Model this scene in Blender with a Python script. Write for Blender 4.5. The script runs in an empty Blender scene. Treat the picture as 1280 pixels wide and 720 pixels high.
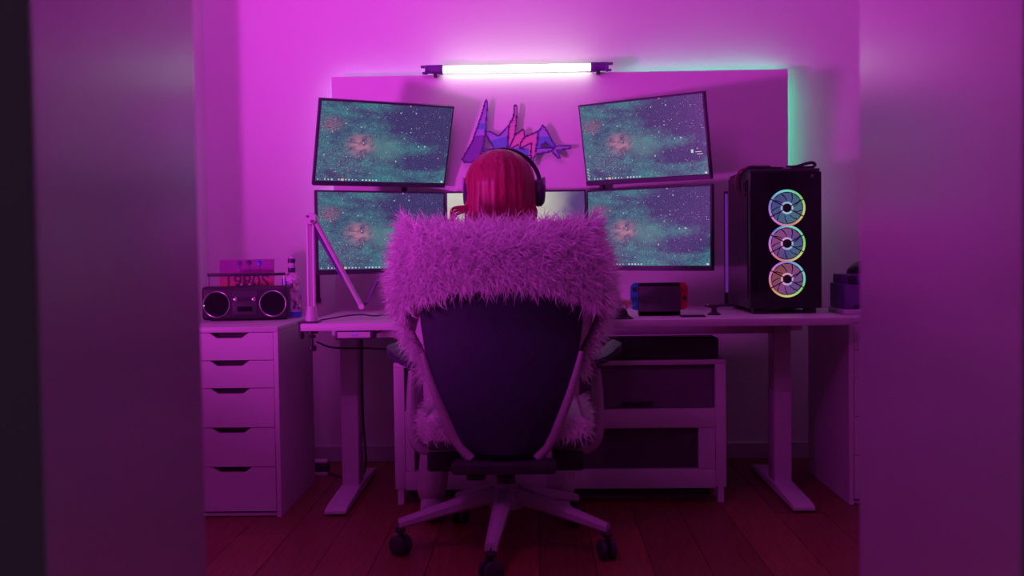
import bpy, bmesh, math, random
import numpy as np
from mathutils import Vector, Matrix, noise
R = math.radians
PI = math.pi
random.seed(7)
rng = np.random.default_rng(11)
sc = bpy.context.scene
C = sc.collection

# ------------------------------------------------------------------ camera, world, light, exposure
cam_d = bpy.data.cameras.new('camera')
cam = bpy.data.objects.new('camera', cam_d)
C.objects.link(cam)
cam_d.sensor_width = 36.0
cam_d.lens = 1300 / 1280 * 36.0
cam_d.clip_start = 0.02
cam.matrix_world = (Matrix.Translation((0, 0, 0.974)) @ Matrix.Rotation(R(1.32), 4, 'Z')
                    @ Matrix.Rotation(R(90 - 2.2), 4, 'X') @ Matrix.Rotation(R(-0.77), 4, 'Z'))
cam_d.dof.use_dof = True
cam_d.dof.focus_distance = 4.1
cam_d.dof.aperture_fstop = 4.0
sc.camera = cam

world = bpy.data.worlds.new('world')
sc.world = world
world.use_nodes = True
world.node_tree.nodes['Background'].inputs[0].default_value = (0.62, 0.30, 0.7, 1)
world.node_tree.nodes['Background'].inputs[1].default_value = 0.075

def light(name, kind, loc, target, energy, color, **kw):
    d = bpy.data.lights.new(name, kind)
    d.energy = energy
    d.color = color
    for k, v in kw.items():
        setattr(d, k, v)
    o = bpy.data.objects.new(name, d)
    C.objects.link(o)
    o.location = loc
    o.rotation_euler = (Vector(target) - Vector(loc)).to_track_quat('-Z', 'Y').to_euler()
    return o

# magenta stage lamp standing low in the left part of the room, aimed up at the back wall
light('magenta_key', 'SPOT', (-2.68, 1.6, 0.75), (0.45, 4.7, 2.48), 300, (1.0, 0.06, 1.0),
      spot_size=R(67), spot_blend=1.0, shadow_soft_size=0.15)
# added unseen magenta fill, standing in for light bounced around the room
light('magenta_fill', 'POINT', (-0.5, 1.68, 2.3), (0, 4, 0), 17, (1.0, 0.045, 1.0), shadow_soft_size=0.18)
# added unseen magenta fill that brightens the upper back wall
light('magenta_wall_fill', 'AREA', (-0.75, 2.9, 2.5), (-0.6, 4.78, 1.95), 3.1, (1.0, 0.05, 1.0),
      shape='RECTANGLE', size=1.3, size_y=0.3, spread=R(110))

sc.view_settings.view_transform = 'Standard'
sc.view_settings.look = 'None'
sc.view_settings.gamma = 1.0
sc.view_settings.use_curve_mapping = False
sc.view_settings.exposure = 0.0

# ------------------------------------------------------------------ materials
MATS = {}
def nt(m):
    return m.node_tree.nodes, m.node_tree.links

def mat(name, col, rough=0.5, metal=0.0, var=0.08, scale=18.0, bump=0.0, spec=0.5, stretch=None, trans=0.0, ior=1.45):
    m = bpy.data.materials.new(name)
    m.use_nodes = True
    n, l = nt(m)
    b = n['Principled BSDF']
    b.inputs['Roughness'].default_value = rough
    b.inputs['Metallic'].default_value = metal
    b.inputs['Specular IOR Level'].default_value = spec
    b.inputs['Transmission Weight'].default_value = trans
    b.inputs['IOR'].default_value = ior
    tc = n.new('ShaderNodeTexCoord')
    mp = n.new('ShaderNodeMapping')
    if stretch:
        mp.inputs['Scale'].default_value = stretch
    l.new(tc.outputs['Object'], mp.inputs['Vector'])
    ns = n.new('ShaderNodeTexNoise')
    ns.inputs['Scale'].default_value = scale
    ns.inputs['Detail'].default_value = 4
    l.new(mp.outputs[0], ns.inputs['Vector'])
    rp = n.new('ShaderNodeValToRGB')
    c0 = [max(0, c * (1 - var)) for c in col]
    c1 = [min(1, c * (1 + var)) for c in col]
    rp.color_ramp.elements[0].color = (*c0, 1)
    rp.color_ramp.elements[1].color = (*c1, 1)
    rp.color_ramp.elements[0].position = 0.3
    rp.color_ramp.elements[1].position = 0.7
    l.new(ns.outputs['Fac'], rp.inputs[0])
    l.new(rp.outputs[0], b.inputs['Base Color'])
    if bump:
        bp = n.new('ShaderNodeBump')
        bp.inputs['Strength'].default_value = bump
        bp.inputs['Distance'].default_value = 0.01
        l.new(ns.outputs['Fac'], bp.inputs['Height'])
        l.new(bp.outputs[0], b.inputs['Normal'])
    MATS[name] = m
    return m

def emit(name, col, strength, rough=0.4):
    m = bpy.data.materials.new(name)
    m.use_nodes = True
    n, l = nt(m)
    b = n['Principled BSDF']
    b.inputs['Base Color'].default_value = (0.02, 0.02, 0.02, 1)
    b.inputs['Roughness'].default_value = rough
    b.inputs['Emission Color'].default_value = (*col, 1)
    b.inputs['Emission Strength'].default_value = strength
    MATS[name] = m
    return m

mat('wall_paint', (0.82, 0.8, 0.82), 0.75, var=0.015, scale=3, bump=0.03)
mat('ceiling_paint', (0.85, 0.85, 0.85), 0.8, var=0.01, scale=3)
mat('gloss_paint', (0.6, 0.57, 0.6), 0.24, var=0.02, scale=6, bump=0.0, spec=1.0)
_b = nt(MATS['gloss_paint'])[0]['Principled BSDF']
_b.inputs['Coat Weight'].default_value = 1.0
_b.inputs['Coat Roughness'].default_value = 0.19
_b.inputs['Coat IOR'].default_value = 1.9
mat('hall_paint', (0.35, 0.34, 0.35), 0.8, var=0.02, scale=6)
mat('board_paint', (0.8, 0.77, 0.8), 0.5, var=0.012, scale=5)
mat('white_laminate', (0.64, 0.61, 0.65), 0.42, var=0.015, scale=6)
mat('white_steel', (0.62, 0.59, 0.63), 0.38, var=0.02, scale=20)
mat('shadow_gap', (0.035, 0.03, 0.035), 0.7)  # near-black colour puts shade into gaps, grips and cabinet insides
mat('black_plastic', (0.04, 0.038, 0.048), 0.42, var=0.15)
mat('dark_plastic', (0.06, 0.055, 0.07), 0.5, var=0.12)
mat('black_gloss', (0.015, 0.014, 0.02), 0.15, var=0.1)
mat('grey_metal', (0.45, 0.43, 0.46), 0.35, metal=0.8)
mat('chrome_trim', (0.75, 0.72, 0.76), 0.22, metal=1.0)
mat('bezel', (0.05, 0.035, 0.075), 0.4, var=0.1)
mat('floor_base', (0.03, 0.012, 0.01), 0.8)
for i, c in enumerate([(0.20, 0.062, 0.036), (0.24, 0.075, 0.042), (0.17, 0.052, 0.03), (0.215, 0.06, 0.04)]):
    mat('oak_%d' % i, c, 0.42, var=0.3, scale=9, stretch=(9, 0.7, 1), bump=0.05)
mat('chair_shell', (0.035, 0.05, 0.075), 0.7, var=0.15, scale=120)
mat('chair_frame', (0.42, 0.38, 0.43), 0.42, var=0.03)
mat('chair_pad', (0.07, 0.065, 0.13), 0.5, var=0.1)
mat('fur_base', (0.75, 0.62, 0.75), 0.9, var=0.15, scale=40, bump=0.2)
mat('fur_a', (0.97, 0.88, 0.97), 0.5, var=0.12, scale=90)
def fur_mix(name):
    m = MATS[name]
    n, l = nt(m)
    out = n['Material Output']
    b = n['Principled BSDF']
    t = n.new('ShaderNodeBsdfTranslucent')
    mx = n.new('ShaderNodeMixShader')
    mx.inputs[0].default_value = 0.4
    l.new(b.inputs['Base Color'].links[0].from_socket, t.inputs['Color'])
    l.new(b.outputs[0], mx.inputs[1]); l.new(t.outputs[0], mx.inputs[2])
    l.new(mx.outputs[0], out.inputs['Surface'])
fur_mix('fur_a')
mat('skin', (0.75, 0.5, 0.42), 0.5, var=0.05)
mat('hair_red', (0.34, 0.022, 0.085), 0.42, var=0.3, scale=38, stretch=(4, 4, 0.22), bump=0.12)
mat('knit', (0.6, 0.5, 0.6), 0.85, var=0.12, scale=90, bump=0.3)
mat('trousers', (0.55, 0.48, 0.55), 0.8, var=0.1, scale=60)
mat('sock', (0.6, 0.55, 0.6), 0.85)
mat('sign_outline', (0.10, 0.06, 0.24), 0.45, var=0.25, scale=160)
mat('sign_violet', (0.43, 0.55, 0.85), 0.4, var=0.2, scale=160)
mat('sign_deep', (0.25, 0.16, 0.46), 0.4, var=0.2, scale=160)
mat('sign_blue', (0.16, 0.5, 0.74), 0.4, var=0.2, scale=160)
mat('sign_pink', (0.92, 0.55, 0.55), 0.4, var=0.2, scale=160)
mat('console_blue', (0.03, 0.33, 0.5), 0.4)
mat('console_red', (0.5, 0.04, 0.06), 0.4)
mat('mat_fabric', (0.045, 0.04, 0.07), 0.85, var=0.15, scale=80)
mat('smoked_panel', (0.16, 0.13, 0.18), 0.35, var=0.1)
mat('smoked_glass', (0.085, 0.075, 0.1), 0.3, var=0.1)
mat('glass', (0.9, 0.86, 0.92), 0.05, trans=0.9, var=0.0)
mat('bottle_body', (0.62, 0.4, 0.62), 0.25, var=0.6, scale=70)
mat('bottle_blue', (0.06, 0.12, 0.75), 0.3)
mat('bottle_dark', (0.06, 0.025, 0.13), 0.4)
mat('purple_box', (0.16, 0.08, 0.3), 0.5, var=0.2)
mat('teal_highlight', (0.25, 0.7, 0.6), 0.35)  # pale teal colour for a painted highlight
mat('card_back', (0.5, 0.3, 0.4), 0.6)
mat('cable_red', (0.3, 0.03, 0.08), 0.45)
emit('tube_glow', (0.92, 1.0, 0.84), 5.0)
emit('led_teal', (0.05, 1.0, 0.55), 9)
emit('led_white', (0.5, 0.62, 1.0), 4)
emit('bar_violet', (0.38, 0.05, 0.85), 0.27)
emit('icon_white', (0.75, 0.8, 0.95), 0.75)
emit('icon_orange', (0.9, 0.5, 0.3), 0.8)
emit('icon_green', (0.45, 0.9, 0.6), 0.75)
emit('status_led', (0.8, 0.75, 0.9), 0.6)

def tex_nodes(m):
    n, l = nt(m)
    b = n['Principled BSDF']
    def N(t, **kw):
        x = n.new(t)
        for k, v in kw.items():
            setattr(x, k, v)
        return x
    def math_(op, a, bb=None, clamp=False):
        x = N('ShaderNodeMath', operation=op, use_clamp=clamp)
        for i, v in enumerate((a, bb)):
            if v is None:
                continue
            if isinstance(v, (int, float)):
                x.inputs[i].default_value = v
            else:
                l.new(v, x.inputs[i])
        return x.outputs[0]
    def mix(f, a, c):
        x = N('ShaderNodeMix', data_type='RGBA')
        for i, v in ((0, f), (6, a), (7, c)):
            if isinstance(v, (int, float)):
                x.inputs[i].default_value = v
            elif isinstance(v, tuple):
                x.inputs[i].default_value = (*v, 1)
            else:
                l.new(v, x.inputs[i])
        return x.outputs[2]
    def noise_(vec, scale, detail=4, dist=0.0, rough=0.5):
        x = N('ShaderNodeTexNoise')
        x.inputs['Scale'].default_value = scale
        x.inputs['Detail'].default_value = detail
        x.inputs['Distortion'].default_value = dist
        x.inputs['Roughness'].default_value = rough
        l.new(vec, x.inputs['Vector'])
        return x.outputs['Fac']
    def ramp(v, a, bq):
        x = N('ShaderNodeMapRange')
        x.interpolation_type = 'SMOOTHSTEP'
        x.inputs[1].default_value = a
        x.inputs[2].default_value = bq
        l.new(v, x.inputs[0])
        return x.outputs[0]
    def blob(vec, cx, cy, rx, ry):
        s = N('ShaderNodeVectorMath', operation='SUBTRACT')
        l.new(vec, s.inputs[0]); s.inputs[1].default_value = (cx, cy, 0)
        d = N('ShaderNodeVectorMath', operation='DIVIDE')
        l.new(s.outputs[0], d.inputs[0]); d.inputs[1].default_value = (rx, ry, 1)
        q = N('ShaderNodeVectorMath', operation='LENGTH')
        l.new(d.outputs[0], q.inputs[0])
        return ramp(q.outputs['Value'], 1.0, 0.0)
    return n, l, b, N, math_, mix, noise_, ramp, blob

def screen_nebula():
    m = emit('screen_nebula', (0, 0, 0), 1.0, 0.25)
    n, l, b, N, math_, mix, noise_, ramp, blob = tex_nodes(m)
    uv = N('ShaderNodeTexCoord').outputs['UV']
    big = noise_(uv, 3.2, 6, 0.6, 0.6)
    fine = noise_(uv, 60, 2, 0, 0.7)
    grain = noise_(uv, 130, 1)
    mid = noise_(uv, 13, 5, 0.4, 0.65)
    # dark navy towards the upper right, teal clouds elsewhere
    dark = blob(uv, 0.84, 0.86, 0.62, 0.52)
    dark2 = blob(uv, 0.84, 0.28, 0.34, 0.16)
    dens = math_('ADD', math_('MULTIPLY', big, 0.95), math_('MULTIPLY', mid, 0.55))
    dens = math_('SUBTRACT', dens, math_('MULTIPLY', dark, 0.50))
    dens = math_('SUBTRACT', dens, math_('MULTIPLY', dark2, 0.42))
    teal = ramp(dens, 0.50, 0.98)
    tealg = math_('MULTIPLY', teal, math_('ADD', 0.30, math_('MULTIPLY', ramp(fine, 0.3, 0.7), 0.95)))
    col = mix(tealg, (0.034, 0.024, 0.12), (0.045, 0.25, 0.26))
    col = mix(math_('MULTIPLY', ramp(grain, 0.52, 0.72), 0.42), col, (0.13, 0.26, 0.34))
    col = mix(math_('MULTIPLY', ramp(grain, 0.46, 0.30), 0.5), col, (0.03, 0.035, 0.11))
    col = mix(math_('MULTIPLY', blob(uv, 0.5, 0.42, 0.2, 0.28), 0.4), col, (0.13, 0.30, 0.28))
    pk = math_('MULTIPLY', blob(uv, 0.31, 0.47, 0.15, 0.2), ramp(mid, 0.36, 0.58))
    col = mix(math_('MULTIPLY', pk, 0.9), col, (0.52, 0.19, 0.29))
    pk2 = math_('MULTIPLY', blob(uv, 0.09, 0.72, 0.12, 0.15), ramp(fine, 0.44, 0.6))
    col = mix(math_('MULTIPLY', pk2, 0.8), col, (0.45, 0.09, 0.2))
    pk3 = math_('MULTIPLY', blob(uv, 0.2, 0.25, 0.3, 0.35), ramp(fine, 0.45, 0.7))
    col = mix(math_('MULTIPLY', pk3, 0.45), col, (0.34, 0.15, 0.3))
    # stars: a coarse and a fine scatter, thicker along the left edge
    def scatter(scale, gate, power, amp, col):
        v = N('ShaderNodeTexVoronoi')
        v.inputs['Scale'].default_value = scale
        sq = N('ShaderNodeMapping')
        sq.inputs['Scale'].default_value = (1.75, 1, 1)
        l.new(uv, sq.inputs['Vector']); l.new(sq.outputs[0], v.inputs['Vector'])
        sp = N('ShaderNodeSeparateColor'); l.new(v.outputs['Color'], sp.inputs[0])
        size = math_('MULTIPLY', math_('POWER', sp.outputs[0], power), amp)
        star = math_('MULTIPLY', math_('LESS_THAN', v.outputs['Distance'], size), math_('GREATER_THAN', sp.outputs[1], gate))
        stc = mix(ramp(sp.outputs[2], 0.6, 0.8), (0.5, 0.64, 0.72), (0.75, 0.32, 0.5))
        return mix(math_('MULTIPLY', star, 0.75), col, stc)
    col = scatter(24, 0.35, 3.0, 0.25, col)
    col = scatter(48, 0.45, 1.6, 0.26, col)
    l.new(col, b.inputs['Emission Color'])
    return m
screen_nebula()

def screen_cloud():
    m = emit('screen_cloud', (0, 0, 0), 1.0, 0.25)
    n, l, b, N, math_, mix, noise_, ramp, blob = tex_nodes(m)
    uv = N('ShaderNodeTexCoord').outputs['UV']
    big = noise_(uv, 3.0, 4, 0.5)
    sep = N('ShaderNodeSeparateXYZ'); l.new(uv, sep.inputs[0])
    edge = ramp(math_('ADD', sep.outputs[0], math_('MULTIPLY', big, 0.3)), 0.8, 1.12)
    col = mix(ramp(big, 0.3, 0.7), (0.42, 0.40, 0.36), (0.62, 0.62, 0.55))
    col = mix(edge, col, (0.08, 0.045, 0.17))
    l.new(col, b.inputs['Emission Color'])
    return m
screen_cloud()

def rainbow(name, phase, strength, sat, amp=None):
    m = emit(name, (0, 0, 0), strength)
    n, l, b, N, math_, mix, noise_, ramp, blob = tex_nodes(m)
    ob = N('ShaderNodeTexCoord').outputs['Object']
    sep = N('ShaderNodeSeparateXYZ'); l.new(ob, sep.inputs[0])
    ang = math_('ARCTAN2', sep.outputs[2], sep.outputs[0])
    if amp is None:
        h = math_('FRACT', math_('ADD', math_('MULTIPLY', ang, 1 / (2 * PI)), phase))
    else:
        h = math_('FRACT', math_('ADD', math_('MULTIPLY', math_('SINE', math_('ADD', ang, -0.9)), amp), phase))
    hs = N('ShaderNodeCombineColor', mode='HSV')
    l.new(h, hs.inputs[0]); hs.inputs[1].default_value = sat; hs.inputs[2].default_value = 1.0
    l.new(hs.outputs[0], b.inputs['Emission Color'])
    return m

def album_print():
    m = mat('album_print', (0.3, 0.04, 0.2), 0.5)
    n, l, b, N, math_, mix, noise_, ramp, blob = tex_nodes(m)
    uv = N('ShaderNodeTexCoord').outputs['UV']
    nz = noise_(uv, 6, 5)
    sep = N('ShaderNodeSeparateXYZ'); l.new(uv, sep.inputs[0])
    y = math_('ADD', sep.outputs[1], math_('MULTIPLY', math_('SUBTRACT', nz, 0.5), 0.25))
    col = mix(ramp(y, 0.5, 0.85), (0.62, 0.10, 0.10), (0.36, 0.04, 0.36))
    col = mix(ramp(y, 0.45, 0.1), col, (0.42, 0.08, 0.2))
    l.new(col, b.inputs['Base Color'])
album_print()

# ------------------------------------------------------------------ mesh helpers
def bm_box(bm, c, s, rot=None):
    r = bmesh.ops.create_cube(bm, size=1.0)
    M = Matrix.Translation(c)
    if rot is not None:
        M = M @ rot
    M = M @ Matrix.Diagonal((s[0], s[1], s[2], 1))
    bmesh.ops.transform(bm, matrix=M, verts=r['verts'])
    return r['verts']

def bev(bm, w, seg=2, verts=None):
    es = bm.edges[:] if verts is None else list({e for v in verts for e in v.link_edges})
    es = [e for e in es if e.calc_face_angle(0) > 0.5]
    if es:
        bmesh.ops.bevel(bm, geom=es, offset=w, segments=seg, affect='EDGES', profile=0.5)

def box(c, s, b=0.003, seg=2, rot=None):
    bm = bmesh.new()
    bm_box(bm, c, s, rot)
    if b:
        bev(bm, b, seg)
    return bm

def boxes(lst, b=0.0):
    bm = bmesh.new()
    for it in lst:
        v = bm_box(bm, *it)
        if b:
            bev(bm, b, 1, v)
    return bm

def span(x0, x1, y0, y1, z0, z1, b=0.003, seg=2):
    return box(((x0 + x1) / 2, (y0 + y1) / 2, (z0 + z1) / 2), (x1 - x0, y1 - y0, z1 - z0), b, seg)

def frame_to(d):
    d = Vector(d).normalized()
    up = Vector((0, 0, 1)) if abs(d.z) < 0.95 else Vector((1, 0, 0))
    x = d.cross(up).normalized()
    return x, x.cross(d).normalized()

def bm_tube(bm, pts, rad, n=10, caps=True, flat=1.0):
    pts = [Vector(p) for p in pts]
    rr = rad if isinstance(rad, (list, tuple)) else [rad] * len(pts)
    rings = []
    prev = None
    for i, p in enumerate(pts):
        d = pts[min(i + 1, len(pts) - 1)] - pts[max(i - 1, 0)]
        x, y = frame_to(d)
        if prev is not None:
            d.normalize()
            x = (prev - d * prev.dot(d))
            x = x.normalized() if x.length > 1e-6 else frame_to(d)[0]
            y = x.cross(d).normalized()
        prev = x
        rings.append([bm.verts.new(p + (x * math.cos(2 * PI * k / n) + y * math.sin(2 * PI * k / n) * flat) * rr[i]) for k in range(n)])
    for a, b in zip(rings, rings[1:]):
        for k in range(n):
            bm.faces.new((a[k], a[(k + 1) % n], b[(k + 1) % n], b[k]))
    if caps:
        bm.faces.new(rings[0][::-1]); bm.faces.new(rings[-1])

def tube(pts, rad, n=10, flat=1.0, smooth=0):
    if smooth:
        pts = spline(pts, smooth)
    bm = bmesh.new()
    bm_tube(bm, pts, rad, n, True, flat)
    return bm

def spline(pts, k=6):
    P = [Vector(p) for p in pts]
    out = []
    for i in range(len(P) - 1):
        p0, p1, p2, p3 = P[max(i - 1, 0)], P[i], P[i + 1], P[min(i + 2, len(P) - 1)]
        for j in range(k):
            t = j / k
            out.append(0.5 * ((2 * p1) + (p2 - p0) * t + (2 * p0 - 5 * p1 + 4 * p2 - p3) * t * t + (3 * p1 - p0 - 3 * p2 + p3) * t ** 3))
    out.append(P[-1])
    return out

def lathe(prof, n=28, axis='Z', c=(0, 0, 0)):
    bm = bmesh.new()
    rings = []
    for r, h in prof:
        ring = []
        for k in range(n):
            a = 2 * PI * k / n
            u, v = r * math.cos(a), r * math.sin(a)
            p = (u, v, h) if axis == 'Z' else ((u, h, v) if axis == 'Y' else (h, u, v))
            ring.append(bm.verts.new(Vector(p) + Vector(c)))
        rings.append(ring)
    for a, b in zip(rings, rings[1:]):
        for k in range(n):
            bm.faces.new((a[k], a[(k + 1) % n], b[(k + 1) % n], b[k]))
    bm.faces.new(rings[0][::-1]); bm.faces.new(rings[-1])
    bmesh.ops.recalc_face_normals(bm, faces=bm.faces)
    return bm

def torus(R0, r0, n=40, k=10, axis='Y', c=(0, 0, 0), arc=(0, 2 * PI)):
    full = abs(arc[1] - arc[0] - 2 * PI) < 1e-4
    pts = []
    m = n + (0 if full else 1)
    bm = bmesh.new()
    rings = []
    for i in range(m):
        a = arc[0] + (arc[1] - arc[0]) * i / n
        ring = []
        for j in range(k):
            b = 2 * PI * j / k
            rr = R0 + r0 * math.cos(b)
            u, v, w = rr * math.cos(a), rr * math.sin(a), r0 * math.sin(b)
            p = (u, w, v) if axis == 'Y' else ((u, v, w) if axis == 'Z' else (w, u, v))
            ring.append(bm.verts.new(Vector(p) + Vector(c)))
        rings.append(ring)
    last = m if full else m - 1
    for i in range(last):
        a, b = rings[i], rings[(i + 1) % m]
        for j in range(k):
            bm.faces.new((a[j], a[(j + 1) % k], b[(j + 1) % k], b[j]))
    if not full:
        bm.faces.new(rings[0][::-1]); bm.faces.new(rings[-1])
    bmesh.ops.recalc_face_normals(bm, faces=bm.faces)
    return bm

def prism(poly, y0, y1, plane='XZ', b=0.0):
    """polygon extruded; plane XZ -> along Y, XY -> along Z, YZ -> along X"""
    bm = bmesh.new()
    def P(u, v, w):
        return (u, w, v) if plane == 'XZ' else ((u, v, w) if plane == 'XY' else (w, u, v))
    A = [bm.verts.new(P(u, v, y0)) for u, v in poly]
    B = [bm.verts.new(P(u, v, y1)) for u, v in poly]
    n = len(poly)
    bm.faces.new(A); bm.faces.new(B[::-1])
    for i in range(n):
        bm.faces.new((A[i], B[i], B[(i + 1) % n], A[(i + 1) % n]))
    bmesh.ops.recalc_face_normals(bm, faces=bm.faces)
    if b:
        bev(bm, b, 2)
    return bm

def join(*bms):
    out = bmesh.new()
    for b in bms:
        me = bpy.data.meshes.new('tmp')
        b.to_mesh(me); b.free()
        out.from_mesh(me)
        bpy.data.meshes.remove(me)
    return out

def mesh_of(name, bm, m, smooth=True):
    me = bpy.data.meshes.new(name)
    bm.to_mesh(me); bm.free()
    if smooth:
        me.polygons.foreach_set('use_smooth', [True] * len(me.polygons))
        try:
            me.set_sharp_from_angle(angle=R(38))
        except Exception:
            pass
    me.materials.append(MATS[m])
    return me

def obj(name, bm, m, parent=None, smooth=True, loc=None):
    me = bm if isinstance(bm, bpy.types.Mesh) else mesh_of(name, bm, m, smooth)
    o = bpy.data.objects.new(name, me)
    C.objects.link(o)
    if parent is not None:
        o.parent = parent
    if loc is not None:
        o.location = loc
    return o

def tag(o, label, cat, group=None):
    o['label'] = label
    o['category'] = cat
    if group:
        o['group'] = group
    return o

def thing(name, label, cat, loc=(0, 0, 0), rotz=0.0, group=None):
    o = bpy.data.objects.new(name, None)
    o.empty_display_size = 0.05
    C.objects.link(o)
    o.location = loc
    o.rotation_euler = (0, 0, rotz)
    return tag(o, label, cat, group)

def struct(name, bm, m, smooth=False):
    o = obj(name, bm, m, None, smooth)
    o['kind'] = 'structure'
    return o

def text_mesh(s, size, m, depth=0.001):
    cu = bpy.data.curves.new('txt', 'FONT')
    cu.body = s; cu.size = size; cu.extrude = depth; cu.align_x = 'CENTER'; cu.align_y = 'CENTER'
    cu.resolution_u = 3
    o = bpy.data.objects.new('txt', cu)
    C.objects.link(o)
    me = bpy.data.meshes.new_from_object(o.evaluated_get(bpy.context.evaluated_depsgraph_get()))
    bpy.data.objects.remove(o); bpy.data.curves.remove(cu)
    me.materials.clear(); me.materials.append(MATS[m])
    return me

# ------------------------------------------------------------------ the room
WALL = 4.745          # back wall
XL, XR, H = -3.2, 2.1, 2.62
fl = struct('floor', span(XL - .1, XR + .1, -0.9, WALL + .1, -0.08, -0.012, 0), 'floor_base')
PW, PL = 0.172, 1.35
plank_cache = {}
col_i = 0
x = -1.72
while x < 1.85:
    y = 1.36 - (col_i * 0.47) % PL
    k = 0
    while y < WALL:
        y0, y1 = max(y, 1.32), min(y + PL, WALL)
        if y1 - y0 > 0.06:
            L = round(y1 - y0, 3)
            mi = random.randrange(4)
            key = (L, mi)
            if key not in plank_cache:
                plank_cache[key] = mesh_of('plank', box((0, 0, -0.006), (PW - 0.0016, L - 0.0016, 0.012), 0.0008, 1), 'oak_%d' % mi, False)
            o = obj('plank', plank_cache[key], None, fl, loc=(x + PW / 2, (y0 + y1) / 2, 0))
        y += PL
        k += 1
    x += PW
    col_i += 1
obj('plank', span(XL, -1.722, 1.32, WALL, -0.012, 0, 0), 'oak_0', fl, False)
obj('plank', span(1.893, XR, 1.32, WALL, -0.012, 0, 0), 'oak_1', fl, False)
obj('plank', span(-0.424, 0.402, -0.9, 1.318, -0.012, 0, 0), 'oak_2', fl, False)

struct('wall_back', span(XL - .1, XR + .1, WALL, WALL + .1, 0, H, 0), 'wall_paint')
struct('wall_left', span(XL - .1, XL, 1.3, WALL, 0, H, 0), 'wall_paint')
struct('wall_right', span(XR, XR + .1, 1.3, WALL, 0, H, 0), 'wall_paint')
struct('ceiling', span(XL - .1, XR + .1, 0.86, WALL + .1, H, H + .1, 0), 'ceiling_paint')
struct('wall_return', span(-1.62, -1.50, 4.36, WALL, 0, H, 0), 'wall_paint')
# thick wall with the doorway the photograph looks through
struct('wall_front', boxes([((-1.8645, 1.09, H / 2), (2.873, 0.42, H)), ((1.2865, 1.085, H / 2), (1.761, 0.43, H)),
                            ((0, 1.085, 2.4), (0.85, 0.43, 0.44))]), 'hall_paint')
jl = struct('trim_1', span(-0.427, -0.424, 0.878, 1.302, 0, 2.19, 0.002), 'gloss_paint')
jr = struct('trim_2', span(0.402, 0.405, 0.868, 1.302, 0, 2.19, 0.002), 'gloss_paint')
struct('trim_3', span(-0.424, 0.402, 0.878, 1.302, 2.178, 2.19, 0.002), 'gloss_paint')
def skirting(x0, x1, y0, y1):
    return span(x0, x1, y0, y1, 0, 0.075, 0.004)
struct('baseboard_back', skirting(-1.5, XR, WALL - 0.016, WALL - 0.001), 'white_laminate')
struct('baseboard_right', skirting(XR - 0.016, XR - 0.001, 1.31, WALL - 0.02), 'white_laminate')
struct('baseboard_left', skirting(-1.499, -1.484, 4.36, WALL - 0.02), 'white_laminate')

# ------------------------------------------------------------------ drawer units
def drawer_unit(name, label, loc, group):
    t = thing(name, label, 'drawer unit', loc, 0, group)
    w, d, h = 0.36, 0.58, 0.70
    obj('body', join(span(-w / 2, -w / 2 + 0.018, 0.0, d, 0.0, h - 0.02, 0.0015, 1), span(w / 2 - 0.018, w / 2, 0.0, d, 0.0, h - 0.02, 0.0015, 1),
                     span(-w / 2 + 0.018, w / 2 - 0.018, d - 0.012, d, 0.0, h - 0.02, 0),
                     span(-w / 2 + 0.018, w / 2 - 0.018, 0.01, d - 0.012, 0.004, 0.016, 0)), 'white_laminate', t)
    obj('top', span(-w / 2, w / 2, 0.0, d, h - 0.02, h, 0.002), 'white_laminate', t)
    obj('inner_carcass', span(-w / 2 + 0.018, w / 2 - 0.018, 0.035, d - 0.012, 0.02, h - 0.022, 0), 'shadow_gap', t)
    hs = [0.102, 0.102, 0.145, 0.145, 0.165]
    z = h - 0.0215
    fw = w - 0.036 - 0.004
    for hh in hs:
        z0 = z - hh + 0.0025
        # front with a scooped hand grip cut into its upper edge
        g = 0.072
        poly = [(-fw / 2, z0), (fw / 2, z0), (fw / 2, z), (g, z), (g - 0.026, z - 0.019), (-g + 0.026, z - 0.019), (-g, z), (-fw / 2, z)]
        dr = obj('drawer', prism(poly, 0.003, 0.021), 'white_laminate', t, False)
        obj('grip_shade', prism([(g + .004, z - 0.001), (g - 0.026, z - 0.021), (-g + 0.026, z - 0.021), (-g - .004, z - 0.001)], 0.024, 0.033), 'shadow_gap', dr, False)  # dark plate painting the shade inside the hand grip
        z -= hh
    return t
drawer_unit('drawer_unit', 'white five-drawer unit at the left carrying the portable radio', (-1.121, 3.755, 0), 'white drawer units beside the desk')
drawer_unit('drawer_unit', 'white drawer unit at the right end of desk beyond the computer tower', (1.337, 3.87, 0), 'white drawer units beside the desk')

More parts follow.
